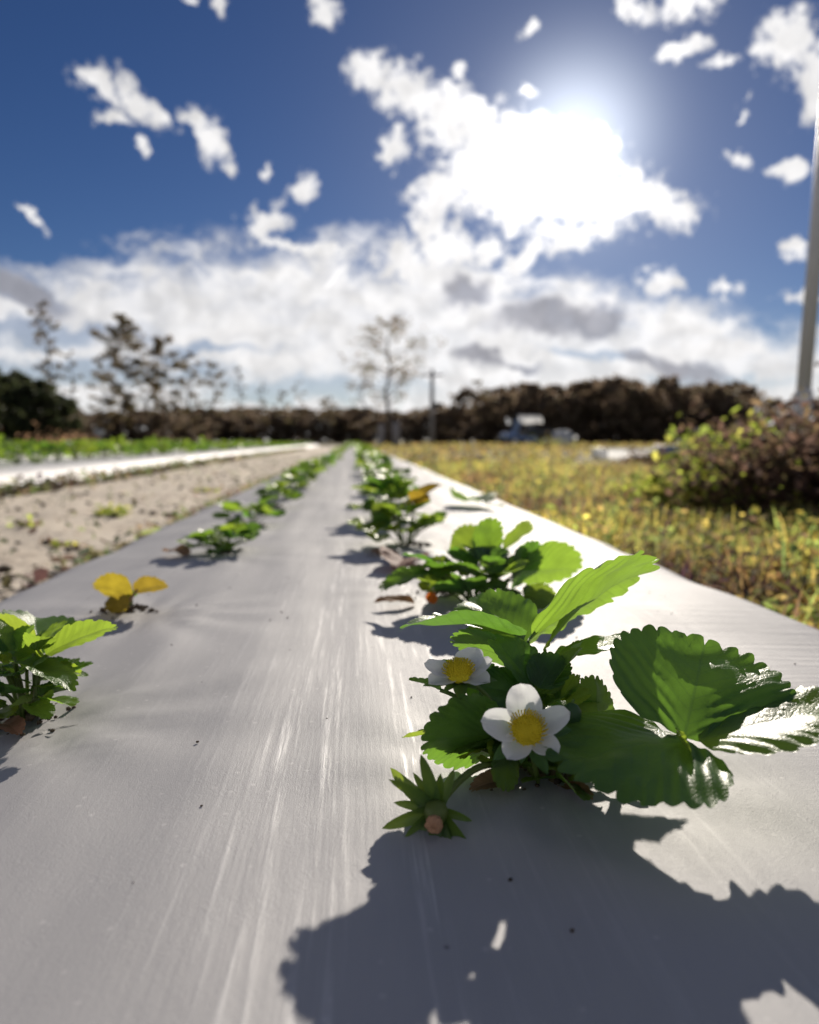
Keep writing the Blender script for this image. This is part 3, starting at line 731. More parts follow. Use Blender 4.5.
# prototypes for the mid and far plants
G1 = {'R': 'strawberry plants in the right-hand row of the near bed', 'L': 'strawberry plants in the left-hand row of the near bed'}
FL = {'R': 'strawberry plant far back in the right-hand row of the near bed', 'L': 'strawberry plant far back in the left-hand row of the near bed',
      'B2': 'strawberry plant on the white glaring bed across the path', 'B3': 'strawberry plant on the farthest left bed'}
G1['B2'] = 'strawberry plants on the bed across the path'; G1['B3'] = 'strawberry plants on the farthest left bed'
mid = None; protos = []
def place_far(key, x, y):
    rnd = random.Random(int(x * 977 + y * 131))
    if len(protos) < 5:
        o = gen_plant('strawberry_plant', (x, y, 0), FL[key], G1[key], 50 + len(protos), 9, .052, .08, 0, len(protos) == 2, False); protos.append(o)
    else:
        o = protos[rnd.randrange(5)].copy(); COL.objects.link(o)
    o.location = (x + rnd.uniform(-.02, .02), y, -.002); o.rotation_euler = (0, 0, rnd.uniform(0, 6.28)); s_ = rnd.uniform(.55, 1.0) * (.85 if key == 'L' else 1.25)
    if key in ('B2', 'B3'): s_ *= 1.45
    o.scale = (s_, s_, s_ * rnd.uniform(.9, 1.1))
    o['label'] = FL[key]; o['group'] = G1[key]
midp = []
for key, X, ys in (('R', RX, rowR), ('L', LX, rowL)):
    y = ys[3]
    for k in range(52):
        y += .38 + random.uniform(-.02, .02)
        if k < 5:
            rnd = random.Random(k + ord(key))
            if len(midp) < 3:
                o = gen_plant('strawberry_plant', (X, y, 0), '', G1[key], 20 + len(midp), 12, .045, .075, 1, 0); midp.append(o)
            else: o = copy_tree(midp[k % 3])
            o.location = (X + rnd.uniform(-.015, .015), y, 0); o.rotation_euler = (0, 0, rnd.uniform(0, 6))
            s_ = rnd.uniform(.75, 1.0) * (1.35 if key == 'R' else 1.05); o.scale = (s_, s_, s_ * .85)
            nm = ('fifth', 'sixth', 'seventh', 'eighth', 'ninth')[k]
            o['label'] = '%s strawberry plant from the front in the %s row' % (nm, 'right-hand' if key == 'R' else 'left-hand'); o['group'] = G1[key]
        else: place_far(key, X, y)
for key, xs, y0, n in (('B2', (-2.38, -2.67), 4.6, 44), ('B3', (-4.46, -4.75), 8.5, 26)):
    for X in xs:
        for k in range(n): place_far(key, X, y0 + k * .38)
# what lies farther still reads as one green line
def far_rows():
    mb = MB(); rnd = random.Random(4)
    for X, y0 in ((RX, 21.5), (LX, 21.5), (-2.38, 21.5), (-2.67, 21.5), (-4.46, 18.5), (-4.75, 18.5)):
        y = y0
        while y < 41:
            for _ in range(9):
                c = V((X + rnd.uniform(-.08, .08), y + rnd.uniform(-.12, .12), rnd.uniform(.01, .09))); d = V((rnd.uniform(-1, 1), rnd.uniform(-1, 1), rnd.uniform(-.4, .4))).normalized() * .06
                leaflet(mb, c - d, c + d, (rnd.uniform(-.5, .5), rnd.uniform(-.5, .5), 1), .8, .2, 0, 0, mi=rnd.choice([0, 0, 1]))
            y += .3
    tag(mb.build('strawberry_rows', [M['leaf'], M['leafdark']]), 'far ends of the strawberry rows merging into a green line', 'plants', None, 'stuff')
far_rows()

def crumbs():
    mb = MB(); rnd = random.Random(12)
    for key, X, ys in (('R', RX, rowR), ('L', LX, rowL)):
        for y in ys + [ys[-1] + .38 * k for k in range(1, 6)]:
            for k in range(70):
                a = rnd.uniform(0, 6.283); px_ = pB.location.x if (key == 'L' and y == rowL[1]) else X; py_ = pB.location.y if (key == 'L' and y == rowL[1]) else y; rr = abs(rnd.gauss(0, .011)) + (.02 * rnd.random() if k > 55 else 0); q = rnd.uniform(.0008, .0028) * (1 if rr < .02 else .5)
                x_ = px_ + rr * 1.3 * math.cos(a); y_ = py_ + rr * math.sin(a)
                blob(mb, V((x_, y_, bedz(x_, y_) + q * .5 + max(0, .004 - rr * .2))), (0, 0, 1), q * 1.3, q, 6, 4, .5, 5)
    for k in range(60):
        x_ = rnd.uniform(-.3, .35); y_ = rnd.uniform(.15, 1.0); q = rnd.uniform(.0002, .0006); blob(mb, V((x_, y_, bedz(x_, y_) + q)), (0, 0, 1), q * 1.6, q, 5, 4, .5, 5)
    tag(mb.build('soil_crumbs', M['soil'], smooth=False), 'dark soil crumbs round the planting holes and specks on the film', 'soil', None, 'stuff')
crumbs()
litter((512, 782), (470, 790), .45, 'narrow brown dead leaf under the large flowering plant', seed=21, lift=.004)
litter((560, 786), (592, 800), .5, 'curled dry leaf scrap right of the flowering plant stem', seed=22, lift=.004)
litter((186, 556), (166, 551), .6, 'small dry leaf left of the compact dark plant', seed=23, lift=.004)
litter((382, 556), (366, 552), .6, 'small dry leaf left of the plant with the yellow orange leaf', seed=24, lift=.004)
litter((2, 724), (20, 735), .5, 'dry brown leaf scrap under the plant at the left edge', seed=25, lift=.003)
# planting-hole marks in the film
def ring(px, rx, ry, lab):
    c = on(*px, 0); c.z = bedz(c.x, c.y) - .0014; vs = []; fs = []; n = 40; hs = [(.2, .0002), (.5, .0003), (.68, .0001), (.80, .0011), (.90, .0004), (1.05, -.0006)]
    for i in range(n):
        a = 2 * math.pi * i / n; k = 1 + .25 * mn.noise(V((math.cos(a) * 2, math.sin(a) * 2, 1)))
        for q, h_ in hs: vs.append((rx * q * k * math.cos(a), ry * q * k * math.sin(a), h_ + .0003 * mn.noise(V((a * 3, q * 9, 0)))))
    m_ = len(hs)
    for i in range(n):
        j = (i + 1) % n
        for q in range(m_ - 1): fs.append((i * m_ + q, i * m_ + q + 1, j * m_ + q + 1, j * m_ + q))
    fs.append(tuple(i * m_ for i in range(n))[::-1])
    m = MB(); m.add(vs, fs); o = m.build('film_wrinkle', M['film']); o.location = c; o.rotation_euler = (0, 0, R(20)); return tag(o, lab, 'plastic wrinkle')
ring((62, 728), .014, .009, 'oval puckered wrinkle in the film beside the left edge plant')

# ------------------------------------------------------------------ weeds right of the bed
def weeds(name, n, fx, label, seed, pal, size=(.02, .05), hmax=.1, blade=.45):
    rnd = random.Random(seed); mb = MB()
    for _ in range(n):
        X, Y, hk, sk = fx(rnd)
        if 8 < Y < 13 and .30 < X / Y < .46: hk *= .35; sk *= .6
        z0 = GZ; a = rnd.uniform(0, 6.283); c = rnd.choice(pal); v = rnd.uniform(.6, 1.3) * (.55 + .9 * max(0, min(1, .5 + 1.1 * mn.noise(V((X * 2.2, Y * 1.3, 3)))))); c = (c[0] * v, c[1] * v, c[2] * v + .018)
        if mn.noise(V((X * 1.7, Y * 1.1, 8))) > .22: c = (c[0] * .7, c[1] * .52, c[2] * .8)
        if rnd.random() < blade:                             # grass blade
            L = rnd.uniform(.05, .13) * hk; w = .0030 * sk * rnd.uniform(.7, 1.5); d = V((math.cos(a), math.sin(a), 0)); sd_ = V((-d.y, d.x, 0)) * w
            le = rnd.uniform(.2, 1.1); p = V((X, Y, z0 + .01)); vs = []
            for k, t in enumerate((0, .4, .75, 1)):
                q = p + d * (L * le * t * t) + V((0, 0, L * (t - .45 * le * t * t)))
                if k < 3: vs += [q - sd_ * (1 - t * .6), q + sd_ * (1 - t * .6)]
                else: vs.append(q)
            mb.add(vs, [(0, 1, 3, 2), (2, 3, 5, 4), (4, 5, 6)], None, c)
        else:                                                # broad leaf on a short stalk
            s_ = rnd.uniform(*size) * sk; h = rnd.uniform(.01, hmax) * hk; d = V((math.cos(a), math.sin(a), rnd.uniform(-.3, .7))).normalized()
            p = V((X, Y, z0 + h)); sdv = d.cross(V((rnd.uniform(-.6, .6), rnd.uniform(-.6, .6), 1))).normalized() * s_ * .3; nn = sdv.cross(d).normalized() * s_ * .08
            vs = [p, p + d * s_ * .4 + sdv + nn, p + d * s_ * .4, p + d * s_ * .4 - sdv + nn, p + d * s_ * .8 + sdv * .6 + nn, p + d * s_ * .8 - sdv * .6 + nn, p + d * s_]
            mb.add(vs, [(0, 2, 1), (0, 3, 2), (1, 2, 4), (2, 3, 5), (2, 6, 4), (2, 5, 6)], None, c)
    return tag(mb.build(name, M['weeds'], smooth=False), label, 'weeds', None, 'stuff')
GOLD = [(.22, .27, .05), (.16, .21, .04), (.42, .33, .06), (.36, .32, .05), (.26, .21, .03), (.22, .20, .03), (.12, .15, .02), (.09, .13, .02), (.30, .22, .05), (.16, .10, .04), (.19, .19, .03), (.10, .065, .03)]
def fx_right(rnd):
    Y = .35 + 9 * rnd.random() ** 1.6; X = .53 + rnd.random() * (.6 + Y * .62); return X, Y, 1 + .3 * math.sin(X * 9) * math.cos(Y * 5), 1 + Y * .08
weeds('weeds', 38000, fx_right, 'low yellow green weeds and grass right of the near bed', 1, GOLD, (.012, .032), .09, .5)
def fx_far(rnd):
    Y = 8 + 50 * rnd.random() ** 1.4; X = .55 + rnd.random() * (2 + Y * .75); return X, Y, 1.1, 1.5 + Y * .1
weeds('weeds', 16000, fx_far, 'yellowing rough grass in front of the wood on the right', 2, [(.26, .20, .035), (.22, .18, .03), (.17, .15, .03), (.12, .09, .03), (.20, .19, .03)])
GRN = [(.09, .12, .02), (.12, .15, .03), (.16, .15, .04), (.18, .13, .06), (.10, .07, .035), (.06, .08, .02)]
def fx_edgeL(rnd):
    if rnd.random() < .6: return -1.94 + rnd.gauss(0, .06), 1 + 28 * rnd.random() ** 1.3, .9, 1.3
    if rnd.random() < .6: return -.56 - abs(rnd.gauss(0, .07)), .4 + 12 * rnd.random() ** 1.5, .5, .9
    return rnd.uniform(-1.9, -.6), 1 + 20 * rnd.random() ** 1.3, .45, .8
weeds('weeds', 9500, fx_edgeL, 'sparse weeds and leaf litter along both edges of the sandy path', 3, GRN)
def fx_left(rnd):
    Y = 9 + 50 * rnd.random() ** 1.2; X = -3.25 - rnd.random() * (.5 + Y * .5)
    if abs(X + 4.6) < .5: X = -5.3 - rnd.random() * 4
    return X, Y, 1.2, 2 + Y * .05
weeds('weeds', 9000, fx_left, 'green weeds between and beyond the left-hand beds', 5, [(.10, .14, .02), (.14, .18, .03), (.18, .17, .04), (.07, .10, .02)])
# soil clods along the toe of the bed across the path
def clods():
    mb = MB(); rnd = random.Random(8)
    for _ in range(900):
        y = 1.5 + 26 * rnd.random() ** 1.3; x = -1.98 + rnd.gauss(0, .05); r = rnd.uniform(.01, .05)
        blob(mb, V((x, y, GZ + r * .5)), (0, 0, 1), r * 1.3, r * .8, 7, 4, .5, 5)
    for _ in range(500):
        y = .6 + 12 * rnd.random() ** 1.4; x = rnd.uniform(-2, -.55); r = rnd.uniform(.004, .016)
        blob(mb, V((x, y, GZ + .01 + r * .4)), (0, 0, 1), r * 1.3, r * .7, 6, 4, .5, 5)
    tag(mb.build('soil_clods', M['soil'], smooth=False), 'dark soil clods strewn on the path beside the white bed', 'soil', None, 'stuff')
clods()
def clump(loc, r, h, n, pal, label, seed, size=(.03, .06), name='weed_clump', cat='weed', twigs=12, leafn='foliage', shape=1.0, group=None):
    """A leafy bush: stems that fork from the base and leaves along and around them."""
    root = empty(name, loc, label, cat, group); rnd = random.Random(seed); tw = MB(); fo = MB(); tips = []
    for k in range(twigs):
        a = rnd.uniform(0, 6.283); rr = r * rnd.random() ** .5
        top = V((rr * math.cos(a), rr * math.sin(a) , h * rnd.uniform(.2, 1.15) * (1 - .45 * (rr / r) ** 2)))
        pts = curve(V((top.x * .25, top.y * .25, -.02)), top, h * .1, 5, (rnd.uniform(-.1, .1) * r, rnd.uniform(-.1, .1) * r, 0))
        tw.tube(pts, [max(.002, .012 * r * (1 - i / 7)) for i in range(6)], 5); tips.append(pts)
    for k in range(n):
        p = rnd.choice(tips); t = rnd.random() ** .7; i = min(int(t * 5), 4); q = p[i].lerp(p[i + 1], t * 5 - i)
        q = q + V((rnd.gauss(0, 1), rnd.gauss(0, 1), rnd.gauss(0, .8))) * r * .17
        q.z = max(q.z, .01)
        s_ = rnd.uniform(*size); d = V((rnd.uniform(-1, 1), rnd.uniform(-1, 1), rnd.uniform(-.5, .8))).normalized()
        sv = d.cross(V((rnd.uniform(-.7, .7), rnd.uniform(-.7, .7), 1))).normalized() * s_ * .32; nn = sv.cross(d).normalized() * s_ * .1
        c = rnd.choice(pal); v = rnd.uniform(.65, 1.3); c = tuple(x * v for x in c)
        vs = [q, q + d * s_ * .4 + sv + nn, q + d * s_ * .4, q + d * s_ * .4 - sv + nn, q + d * s_ * .8 + sv * .6 + nn, q + d * s_ * .8 - sv * .6 + nn, q + d * s_]
        fo.add(vs, [(0, 2, 1), (0, 3, 2), (1, 2, 4), (2, 3, 5), (2, 6, 4), (2, 5, 6)], None, c)
    tw.build('stem', M['bark'], root); fo.build(leafn, M['weeds'], root, smooth=False)
    return root
def g_at(x, d): 
    r = ray(x, HZ); k = d / r.y; return V((CAM.x + r.x * k, d, GZ))
YG = [(.24, .28, .04), (.19, .24, .035), (.32, .31, .06), (.12, .15, .03)]
BR = [(.07, .045, .035), (.09, .055, .04), (.05, .035, .03), (.11, .075, .04), (.06, .05, .025)]
clump(g_at(738, 3.4), .34, .42, 1100, YG, 'leafy yellow green weed bush left of the brown bramble mound', 11, (.035, .07), 'weed_bush', 'bush', 30)
clump(g_at(690, 3.0), .26, .20, 600, YG + BR[:1], 'low yellow green weed clump in front of the leafy bush', 12, (.03, .06), 'weed_bush', 'bush', 20)
clump(g_at(762, 2.7), .22, .24, 500, YG + BR, 'mixed low weed clump in front of the bramble mound', 17, (.02, .05), 'weed_bush', 'bush', 25)
clump(g_at(655, 3.6), .22, .13, 420, YG, 'small low weed clump at the left end of the bushes', 18, (.02, .05), 'weed_bush', 'bush', 20)
clump(g_at(808, 2.8), .48, .42, 4200, BR, 'dark brown bramble mound at the right edge', 13, (.03, .06), 'bramble_bush', 'bush', 70)
clump(g_at(885, 3.6), .62, .56, 3600, BR, 'taller dark bramble mound behind, cut off by the right edge', 14, (.03, .06), 'bramble_bush', 'bush', 70)
clump(g_at(765, 4.1), .5, .44, 1800, BR + [(.16, .12, .03)], 'reddish brown dry bush behind the leafy weed bush', 15, (.03, .06), 'bramble_bush', 'bush', 60)
clump(on(112, 518, GZ), .07, .05, 90, YG, 'small green weed growing alone on the sandy path', 16, (.02, .04), 'path_weed', 'weed', 8)

for i_, (px_, py_, r_, l_) in enumerate([((205), 494, .06, 'small dry weed on the path near the left bed edge'), (60, 552, .05, 'flat dry weed at the front left of the path'), (165, 480, .05, 'tiny weed in the middle of the path'), (30, 530, .05, 'low brown weed near the left frame edge on the path')]):
    clump(on(px_, py_, GZ), r_, .035, 60, YG + BR, l_, 40 + i_, (.015, .03), 'path_weed', 'weed', 8)
# ------------------------------------------------------------------ trees
def tree_mesh(seed, H, spread, leaves, leafsize, pal, crown0=.3, limbs=14, droop=0.0, narrow=1.0, trunk_r=.012):
    rnd = random.Random(seed); tk = MB(); cr = MB(); segs = []
    n = 9; pts = [V((0, 0, -.1))]
    for i in range(1, n + 1):
        pts.append(V((H * .025 * mn.noise(V((i * .7, seed, 0))) * i ** .5 * 2, H * .025 * mn.noise(V((i * .7, seed, 5))) * i ** .5 * 2, H * .97 * i / n)))
    tk.tube(pts, [H * trunk_r * (1 - .88 * i / n) for i in range(n + 1)], 7)
    def along(pp, t):
        t = t * (len(pp) - 1); i = min(int(t), len(pp) - 2); return pp[i].lerp(pp[i + 1], t - i)
    for k in range(limbs):
        t = crown0 + (1 - crown0) * (k + rnd.random()) / limbs; b = along(pts, min(t, .98)); a = k * 2.4 + rnd.uniform(-.6, .6)
        prof = max(.05, math.sin(math.pi * min(1, (t - crown0 + .12) / (1.12 - crown0)))) ** .6; t = max(t, .01)
        L = spread * prof * rnd.uniform(.6, 1.15) * narrow; up_ = rnd.uniform(.1, .8) - droop
        e = b + V((math.cos(a), math.sin(a), up_)).normalized() * L
        p = curve(b, e, L * .08, 5, (rnd.uniform(-.1, .1) * L, rnd.uniform(-.1, .1) * L, 0))
        r0 = H * trunk_r * .42 * (1 - t * .7); tk.tube(p, [r0 * (1 - .8 * i / 5) for i in range(6)], 5); segs.append((p, L))
        for q in range(4):
            tt = rnd.uniform(.35, 1); b2 = along(p, tt); a2 = a + rnd.uniform(-1.2, 1.2); L2 = L * rnd.uniform(.25, .5)
            e2 = b2 + V((math.cos(a2), math.sin(a2), rnd.uniform(-.2, .8))).normalized() * L2; p2_ = curve(b2, e2, L2 * .1, 3)
            tk.tube(p2_, [r0 * .35 * (1 - .7 * i / 3) for i in range(4)], 4); segs.append((p2_, L2))
    for k in range(leaves):
        p, L = rnd.choice(segs); q = along(p, rnd.random() ** .6) + V((rnd.gauss(0, 1), rnd.gauss(0, 1), rnd.gauss(0, .8))) * (.06 * spread + .06 * L)
        s_ = leafsize * rnd.uniform(.6, 1.4); d = V((rnd.uniform(-1, 1), rnd.uniform(-1, 1), rnd.uniform(-1, 1))).normalized(); e = d.cross(V((rnd.uniform(-1, 1), rnd.uniform(-1, 1), .3))).normalized()
        c = rnd.choice(pal); v = rnd.uniform(.7, 1.3); c = tuple(x * v for x in c)
        cr.add([q - d * s_, q + e * s_ * .5, q + d * s_, q - e * s_ * .5 + d.cross(e) * s_ * .3], [(0, 1, 2, 3)], None, c)
    return tk, cr
def make_tree(name, loc, label, group, *a, **k):
    root = empty(name, loc, label, 'tree', group)
    tk, cr = tree_mesh(*a, **k); tk.build('trunk', M['bark'], root)
    if cr.v: cr.build('crown', M['tree'], root, smooth=False)
    return root
DK = [(.105, .078, .055), (.125, .09, .062), (.085, .075, .045), (.14, .10, .07)]
DG = [(.03, .04, .018), (.04, .05, .02), (.035, .035, .02)]
BN = [(.13, .10, .05), (.11, .085, .045), (.15, .10, .06), (.09, .085, .035)]
# wood on the right
rp = []
ws = [(430, 392), (470, 400), (500, 396), (540, 388), (580, 386), (620, 384), (660, 388), (700, 386), (735, 388), (752, 402)]
def woodtop(x):
    for (a, b), (c, d) in zip(ws, ws[1:]):
        if a <= x <= c: return b + (d - b) * (x - a) / (c - a)
    return 400
random.seed(21)
k = 0
for row, dist in ((0, 88), (1, 96), (2, 104)):
    x = 438 + row * 6
    while x < 748:
        h = (HZ - woodtop(x) + random.choice([random.uniform(-16, 0), random.uniform(-6, 5), random.uniform(-4, 9)])) / F * dist + .3
        if x < 465: h *= .8
        if len(rp) < 5:
            o = make_tree('wood_tree', (0, 0, 0), '', '', 70 + k, 7.0, 2.6 + .25 * (k % 3), 2300, .24, DK, -.02, 24, trunk_r=.016); rp.append(o)
        else: o = copy_tree(rp[random.randrange(5)])
        p = g_at(x, dist + random.uniform(-3, 3)); o.location = p; o.rotation_euler = (0, 0, random.uniform(0, 6.28)); o.scale = (h / 7 * .95, h / 7 * .95, h / 7)
        o['label'] = 'dark brown tree in the dense wood along the right horizon'; o['group'] = 'trees of the wood on the right'
        x += random.uniform(13, 19); k += 1
for x, h in ((775, 42), (800, 48), (826, 44), (850, 50)):
    o = copy_tree(rp[k % 5]); k += 1; o.location = g_at(x, 80); hh = h / F * 80 + .3; o.scale = (hh / 7,) * 3; o.rotation_euler = (0, 0, x)
    o['label'] = 'dark tree beyond the gap, behind the tall pole'; o['group'] = 'trees behind the tall pole'
# low hedge-like trees across the middle
for i in range(34):
    x = 188 + i % 17 * 15.5 + (i // 17) * 7 + random.uniform(-4, 4); o = copy_tree(rp[i % 5]); d = random.uniform(84, 96)
    h = random.uniform(22, 34) / F * d + .3
    o.location = g_at(x, d); o.scale = (h / 7 * 1.7, h / 7 * 1.7, h / 7); o.rotation_euler = (0, 0, random.uniform(0, 6.28))
    o['label'] = 'low dark tree in the distant line left of the wood'; o['group'] = 'low trees in the distant middle'
for i in range(22):
    x = 8 + i % 11 * 18 + (i // 11) * 9 + random.uniform(-4, 4); o = copy_tree(rp[i % 5]); d = random.uniform(70, 84)
    h = random.uniform(20, 32) / F * d + .3
    o.location = g_at(x, d); o.scale = (h / 7 * 1.7, h / 7 * 1.7, h / 7); o.rotation_euler = (0, 0, random.uniform(0, 6.28))
    o['label'] = 'low dark tree under the tall sparse trees on the left'; o['group'] = 'low trees on the left'
# dense dark trees far left
dp = []
for i, (x, top) in enumerate([(-30, 366), (-6, 372), (18, 376), (42, 384), (64, 398), (-14, 380), (30, 388)]):
    d = 55 + (i % 3) * 3; h = (HZ - top) / F * d + .3
    if len(dp) < 2:
        o = make_tree('dense_tree', (0, 0, 0), '', '', 90 + i, 6.0, 2.3, 3600, .22, DG, -.02, 28, trunk_r=.018); dp.append(o)
    else: o = copy_tree(dp[i % 2])
    o.location = g_at(x, d); o.scale = (h / 6,) * 3; o.rotation_euler = (0, 0, i * 1.3)
    o['label'] = 'dense dark evergreen in the block at the far left edge'; o['group'] = 'dense evergreens at the left edge'
# tall sparse trees, each its own
def tall(x, top, d, seed, spread_px, leaves, pal, label, name='tall_tree', ls=.13, limbs=22, cr0=.2, **k_):
    h = (HZ - top) / F * d + .3
    return make_tree(name, g_at(x, d), label, None, seed, h, spread_px / F * d, leaves, ls, pal, cr0, limbs, **k_)
BG = [(.085, .07, .035), (.11, .085, .045), (.07, .062, .03), (.13, .09, .055)]
tall(50, 306, 58, 101, 14, 600, BG, 'narrow tall pine with short sparse branches, leftmost tall tree', 'pine_tree', .16, 24, .3)
tall(124, 318, 60, 102, 24, 6000, BG, 'tallest leafy tree left of centre with ragged crown', 'tall_tree', .105, 26, .15)
tall(104, 356, 63, 112, 12, 1190, BG, 'slimmer tree close behind the ragged crowned tree', 'tall_tree', .105, 18, .15)
tall(166, 340, 62, 103, 22, 3800, BG, 'broad ragged tree second from the ragged crowned one', 'tall_tree', .105, 22, .25)
tall(190, 352, 64, 113, 13, 1190, BG, 'thin tree at the right side of the broad ragged tree', 'tall_tree', .105, 18, .25)
tall(214, 362, 66, 104, 13, 1105, BG, 'medium sparse tree right of the broad ragged tree', 'tall_tree', .105, 16, .3)
tall(241, 366, 66, 105, 7, 272, BG, 'thin bare spire-like tree right of the medium sparse tree', 'tall_tree', .105, 14, .3)
tall(388, 322, 56, 106, 46, 1000, BN, 'tall bare tree with brown twigs standing behind the bed end', 'bare_tree', .13, 22, .30, trunk_r=.019)
tall(362, 352, 58, 116, 24, 120, BN, 'low bare tree left of the brown twigged tree', 'bare_tree', .12, 12, .35)
tall(75, 352, 60, 120, 9, 442, BG, 'thin scrappy tree between the tall pine and the ragged crowned tree', 'tall_tree', .105, 14, .3)
tall(148, 346, 62, 121, 10, 714, BG, 'slender tree just right of the ragged crowned tree', 'tall_tree', .105, 14, .3)
tall(264, 384, 70, 122, 9, 204, BG, 'short bare tree right of the spire-like tree', 'tall_tree', .105, 12, .3)
tall(300, 380, 74, 123, 9, 204, BG, 'short bare forked tree midway to the brown twigged tree', 'tall_tree', .105, 12, .3)
tall(478, 378, 84, 107, 10, 160, BG, 'thin tree poking above the left end of the wood', 'tall_tree', .2, 10, .5)
tall(328, 398, 80, 108, 12, 160, BG, 'small rounded tree rising from the low line left of centre', 'tall_tree', .2, 12, .4)
tall(282, 392, 80, 109, 10, 120, BG, 'small thin tree rising between the low trees', 'tall_tree', .2, 10, .4)

# ------------------------------------------------------------------ poles and posts
pb = g_at(801, 7.0)
pole = empty('metal_pole', pb, 'tall pale grey metal pole behind the bramble mound at the right', 'pole')
mb = MB(); mb.tube([(0, 0, -.2), (0, 0, .78), (.002, 0, .80)], [.083, .083, .066], 24); mb.build('sleeve', M['steel'], pole)
lean = .035
mb = MB(); mb.tube([(0, 0, .78), (lean * 2.2, 0, 3.0), (lean * 5.2, 0, 6.0)], [.068, .064, .058], 24); mb.build('shaft', M['steel'], pole)
mb = MB(); mb.tube([(0, 0, .765), (0, 0, .80)], [.090, .090], 24); mb.build('collar', M['steel'], pole)
def post(x, top, d, r, label, name='wooden_post', mat='wood'):
    h = (HZ - top) / F * d + .3; o = MB(); o.tube([(0, 0, -.2), (0, 0, h * .5), (h * .006, 0, h - .03), (h * .006, 0, h)], [r, r * .96, r * .9, r * .7], 10)
    p = o.build(name, M[mat]); p.location = g_at(x, d); return tag(p, label, 'post')
u = empty('utility_pole', g_at(432, 52), 'thin grey utility pole with a crossarm right of the bare tree', 'utility pole')
hh = (HZ - 370) / F * 52 + .3
mb = MB(); mb.tube([(0, 0, -.2), (0, 0, hh)], [.20, .12], 10); mb.build('post', M['wood'], u)
mb = MB(); mb.box((0, 0, hh - .4), (1.5, .12, .14), .02); mb.build('crossarm', M['wood'], u)
post(381, 424, 36, .16, 'short grey post left of the pair behind the bed end')
post(396, 422, 38, .20, 'short grey post right of the pair behind the bed end')
sg = empty('marker_sign', g_at(100, 24), 'small grey marker sign on a post in the left field', 'sign')
mb = MB(); mb.tube([(0, 0, -.1), (0, 0, .62)], .03, 8); mb.build('post', M['wood'], sg)
mb = MB(); mb.box((0, -.04, .58), (.30, .025, .16), .006); mb.build('panel', M['greyplastic'], sg)

# ------------------------------------------------------------------ things in the grass
def wheel(root, c, r, w):
    m = MB()
    pr = [(r * .62, w * .5), (r * .92, w * .5), (r, w * .36), (r, -w * .36), (r * .92, -w * .5), (r * .62, -w * .5)]
    n = 24; vs = []; 
    for i in range(n):
        a = 2 * math.pi * i / n
        for (rr, ww) in pr: vs.append((c[0] + rr * math.cos(a), c[1] + ww, c[2] + rr * math.sin(a)))
    m.add(vs, [(i * 6 + k, i * 6 + (k + 1) % 6, ((i + 1) % n) * 6 + (k + 1) % 6, ((i + 1) % n) * 6 + k) for i in range(n) for k in range(6)])
    wl = m.build('wheel', M['rubber'], root)
    m = MB(); m.tube([(c[0], c[1] - w * .42, c[2]), (c[0], c[1], c[2]), (c[0], c[1] + w * .42, c[2])], [r * .6, r * .62, r * .6], 20); m.build('rim', M['whitepaint'], wl)
def cart(loc, rz):
    root = empty('utility_cart', loc, 'small farm utility cart with white roof parked before the wood', 'utility cart'); root.rotation_euler = (0, 0, rz)
    m = MB(); m.box((-.95, 0, .62), (.85, 1.25, .42), .1, 0, .86); m.box((-.05, 0, .45), (1.3, 1.3, .22), .05); m.build('body', M['bluepaint'], root)
    m = MB(); m.box((1.05, 0, .72), (1.1, 1.3, .10), .02)
    for sy in (-.62, .62): m.box((1.05, sy, .88), (1.1, .05, .26), .015)
    m.box((1.58, 0, .88), (.05, 1.26, .26), .015); m.build('cargo_bed', M['darkpaint'], root)
    m = MB(); m.box((.2, 0, .72), (.5, 1.1, .2), .06); m.build('seat', M['darkpaint'], root)
    m = MB(); m.box((.46, 0, 1.05), (.12, 1.1, .5), .05); m.build('backrest', M['darkpaint'], root)
    for sy in (-.58, .58):
        for a, b in (((-.62, sy, .82), (-.28, sy, 1.72)), ((.52, sy, .55), (.55, sy, 1.72))):
            m = MB(); m.tube([a, b], .03, 8); m.build('roof_post', M['darkpaint'], root)
    m = MB(); vs = []                                  # steep translucent canopy, open far side: shape invented so backlight imitates sun glare
    for i in range(9):
        x_ = -.62 + 1.5 * i / 8; sg_ = .03 * math.sin(i * math.pi / 4)
        for (yy, zz) in ((-.74, 1.36 - sg_), (-.68, 1.52), (-.58, 1.68), (-.42, 1.80), (-.30, 1.85)): vs.append((x_, yy, zz))
    m.add(vs, [(i * 5 + q, i * 5 + q + 1, i * 5 + 6 + q, i * 5 + 5 + q) for i in range(8) for q in range(4)]); m.build('roof', M['whitecover'], root)
    m = MB(); vs = [(-.60, -.54, .86), (-.60, .54, .86), (-.30, .54, 1.68), (-.30, -.54, 1.68)]; th = V((-.012, 0, .004))
    vs += [tuple(V(q) + th) for q in vs]; m.add(vs, [(0, 1, 2, 3), (7, 6, 5, 4), (0, 4, 5, 1), (1, 5, 6, 2), (2, 6, 7, 3), (3, 7, 4, 0)]); m.build('windscreen', M['glass'], root, smooth=False)
    m = MB(); m.tube([(-.35, -.3, .85), (-.15, -.3, 1.08)], .02, 6); blob(m, V((-.14, -.3, 1.09)), (.6, 0, .6), .17, .03, 16, 6, 0); m.build('steering_wheel', M['darkpaint'], root)
    for sx in (-.9, 1.05):
        for sy in (-.6, .6): wheel(root, (sx, sy, .30), .30, .22)
    for sy in (-.42, .42):
        m = MB(); blob(m, V((-1.36, sy, .66)), (1, 0, 0), .09, .05, 14, 8, 0); m.build('headlight', M['whitepaint'], root)
cart(g_at(524, 44), R(12))
tk = empty('water_tank', g_at(562, 38), 'round grey tank beside the utility cart', 'tank')
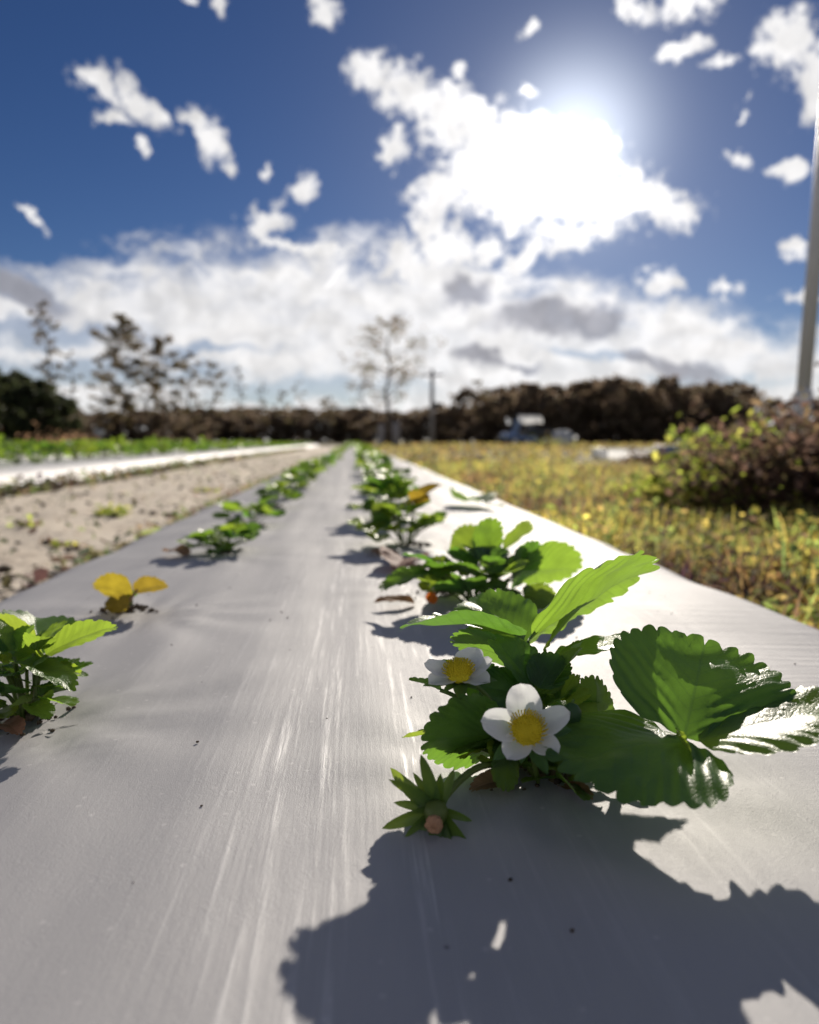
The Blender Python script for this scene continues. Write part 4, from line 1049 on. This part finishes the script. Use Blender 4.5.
m = MB(); m.tube([(0, 0, 0), (0, 0, .08), (0, 0, .7), (0, 0, .82), (0, 0, .88)], [.48, .5, .5, .42, .16], 24); m.build('body', M['greyplastic'], tk)
m = MB(); m.tube([(0, 0, .88), (0, 0, .95)], [.17, .16], 20); m.build('lid', M['darkpaint'], tk)
tr = empty('white_tray', g_at(629, 12.2), 'long low white tray lying in the grass before the wood', 'tray'); tr.rotation_euler = (0, 0, R(-6))
m = MB(); n_ = 16; vs = []
for (k_, z_) in ((.97, .17), (.94, .02), (.90, .0)):
    for (x_, y_) in ((-.49, -.6), (.49, -.6), (.49, .6), (-.49, .6)): vs.append((x_ * k_ / .97, y_ * k_ / .97, z_))
m.add(vs, [(i + q, i + (q + 1) % 4, i + 4 + (q + 1) % 4, i + 4 + q) for i in (0, 4) for q in range(4)] + [(8, 9, 10, 11)]); m.build('body', M['whitecover'], tr, smooth=False)  # translucent walls and open depth invented so backlight imitates a sunlit top
m = MB(); 
for sy in (-.61, .61): m.box((0, sy, .18), (1.06, .035, .03), .008)
for sx in (-.52, .52): m.box((sx, 0, .18), (.035, 1.18, .029), .008)
m.build('rim', M['whitecover'], tr)
c2_ = empty('white_box', g_at(600, 12.8), 'small white box at the left end of the long low tray', 'box')
m = MB(); m.box((0, 0, .085), (.16, .2, .17), .02, 0, 1.05); m.build('body', M['whitecover'], c2_)
m = MB(); m.box((0, 0, .18), (.19, .23, .022), .008); m.build('lid', M['whitepaint'], c2_)
bn = empty('blue_bin', g_at(673, 11.2), 'blue grey plastic bin right of the long low white tray', 'bin')
m = MB(); m.box((0, 0, .11), (.40, .34, .24), .04, 0, 1.1); m.build('body', M['bluepaint'], bn)
m = MB(); m.box((0, 0, .235), (.47, .41, .03), .012); m.build('rim', M['bluepaint'], bn)
clump(g_at(655, 10.2), .42, .14, 700, BR, 'low dark brown weed patch in front of the blue bin', 31, (.04, .08), 'weed_bush', 'bush', 25)
clump(g_at(55, 26), 1.4, .42, 900, [(.20, .12, .07), (.16, .10, .06)], 'reddish brown dry brush heap below the left evergreens', 32, (.08, .16), 'brush_heap', 'brush', 40)
clump(g_at(555, 32), .9, .45, 500, YG + BR, 'mixed green brown weed clump right of the utility cart', 33, (.06, .12), 'weed_bush', 'bush', 20)
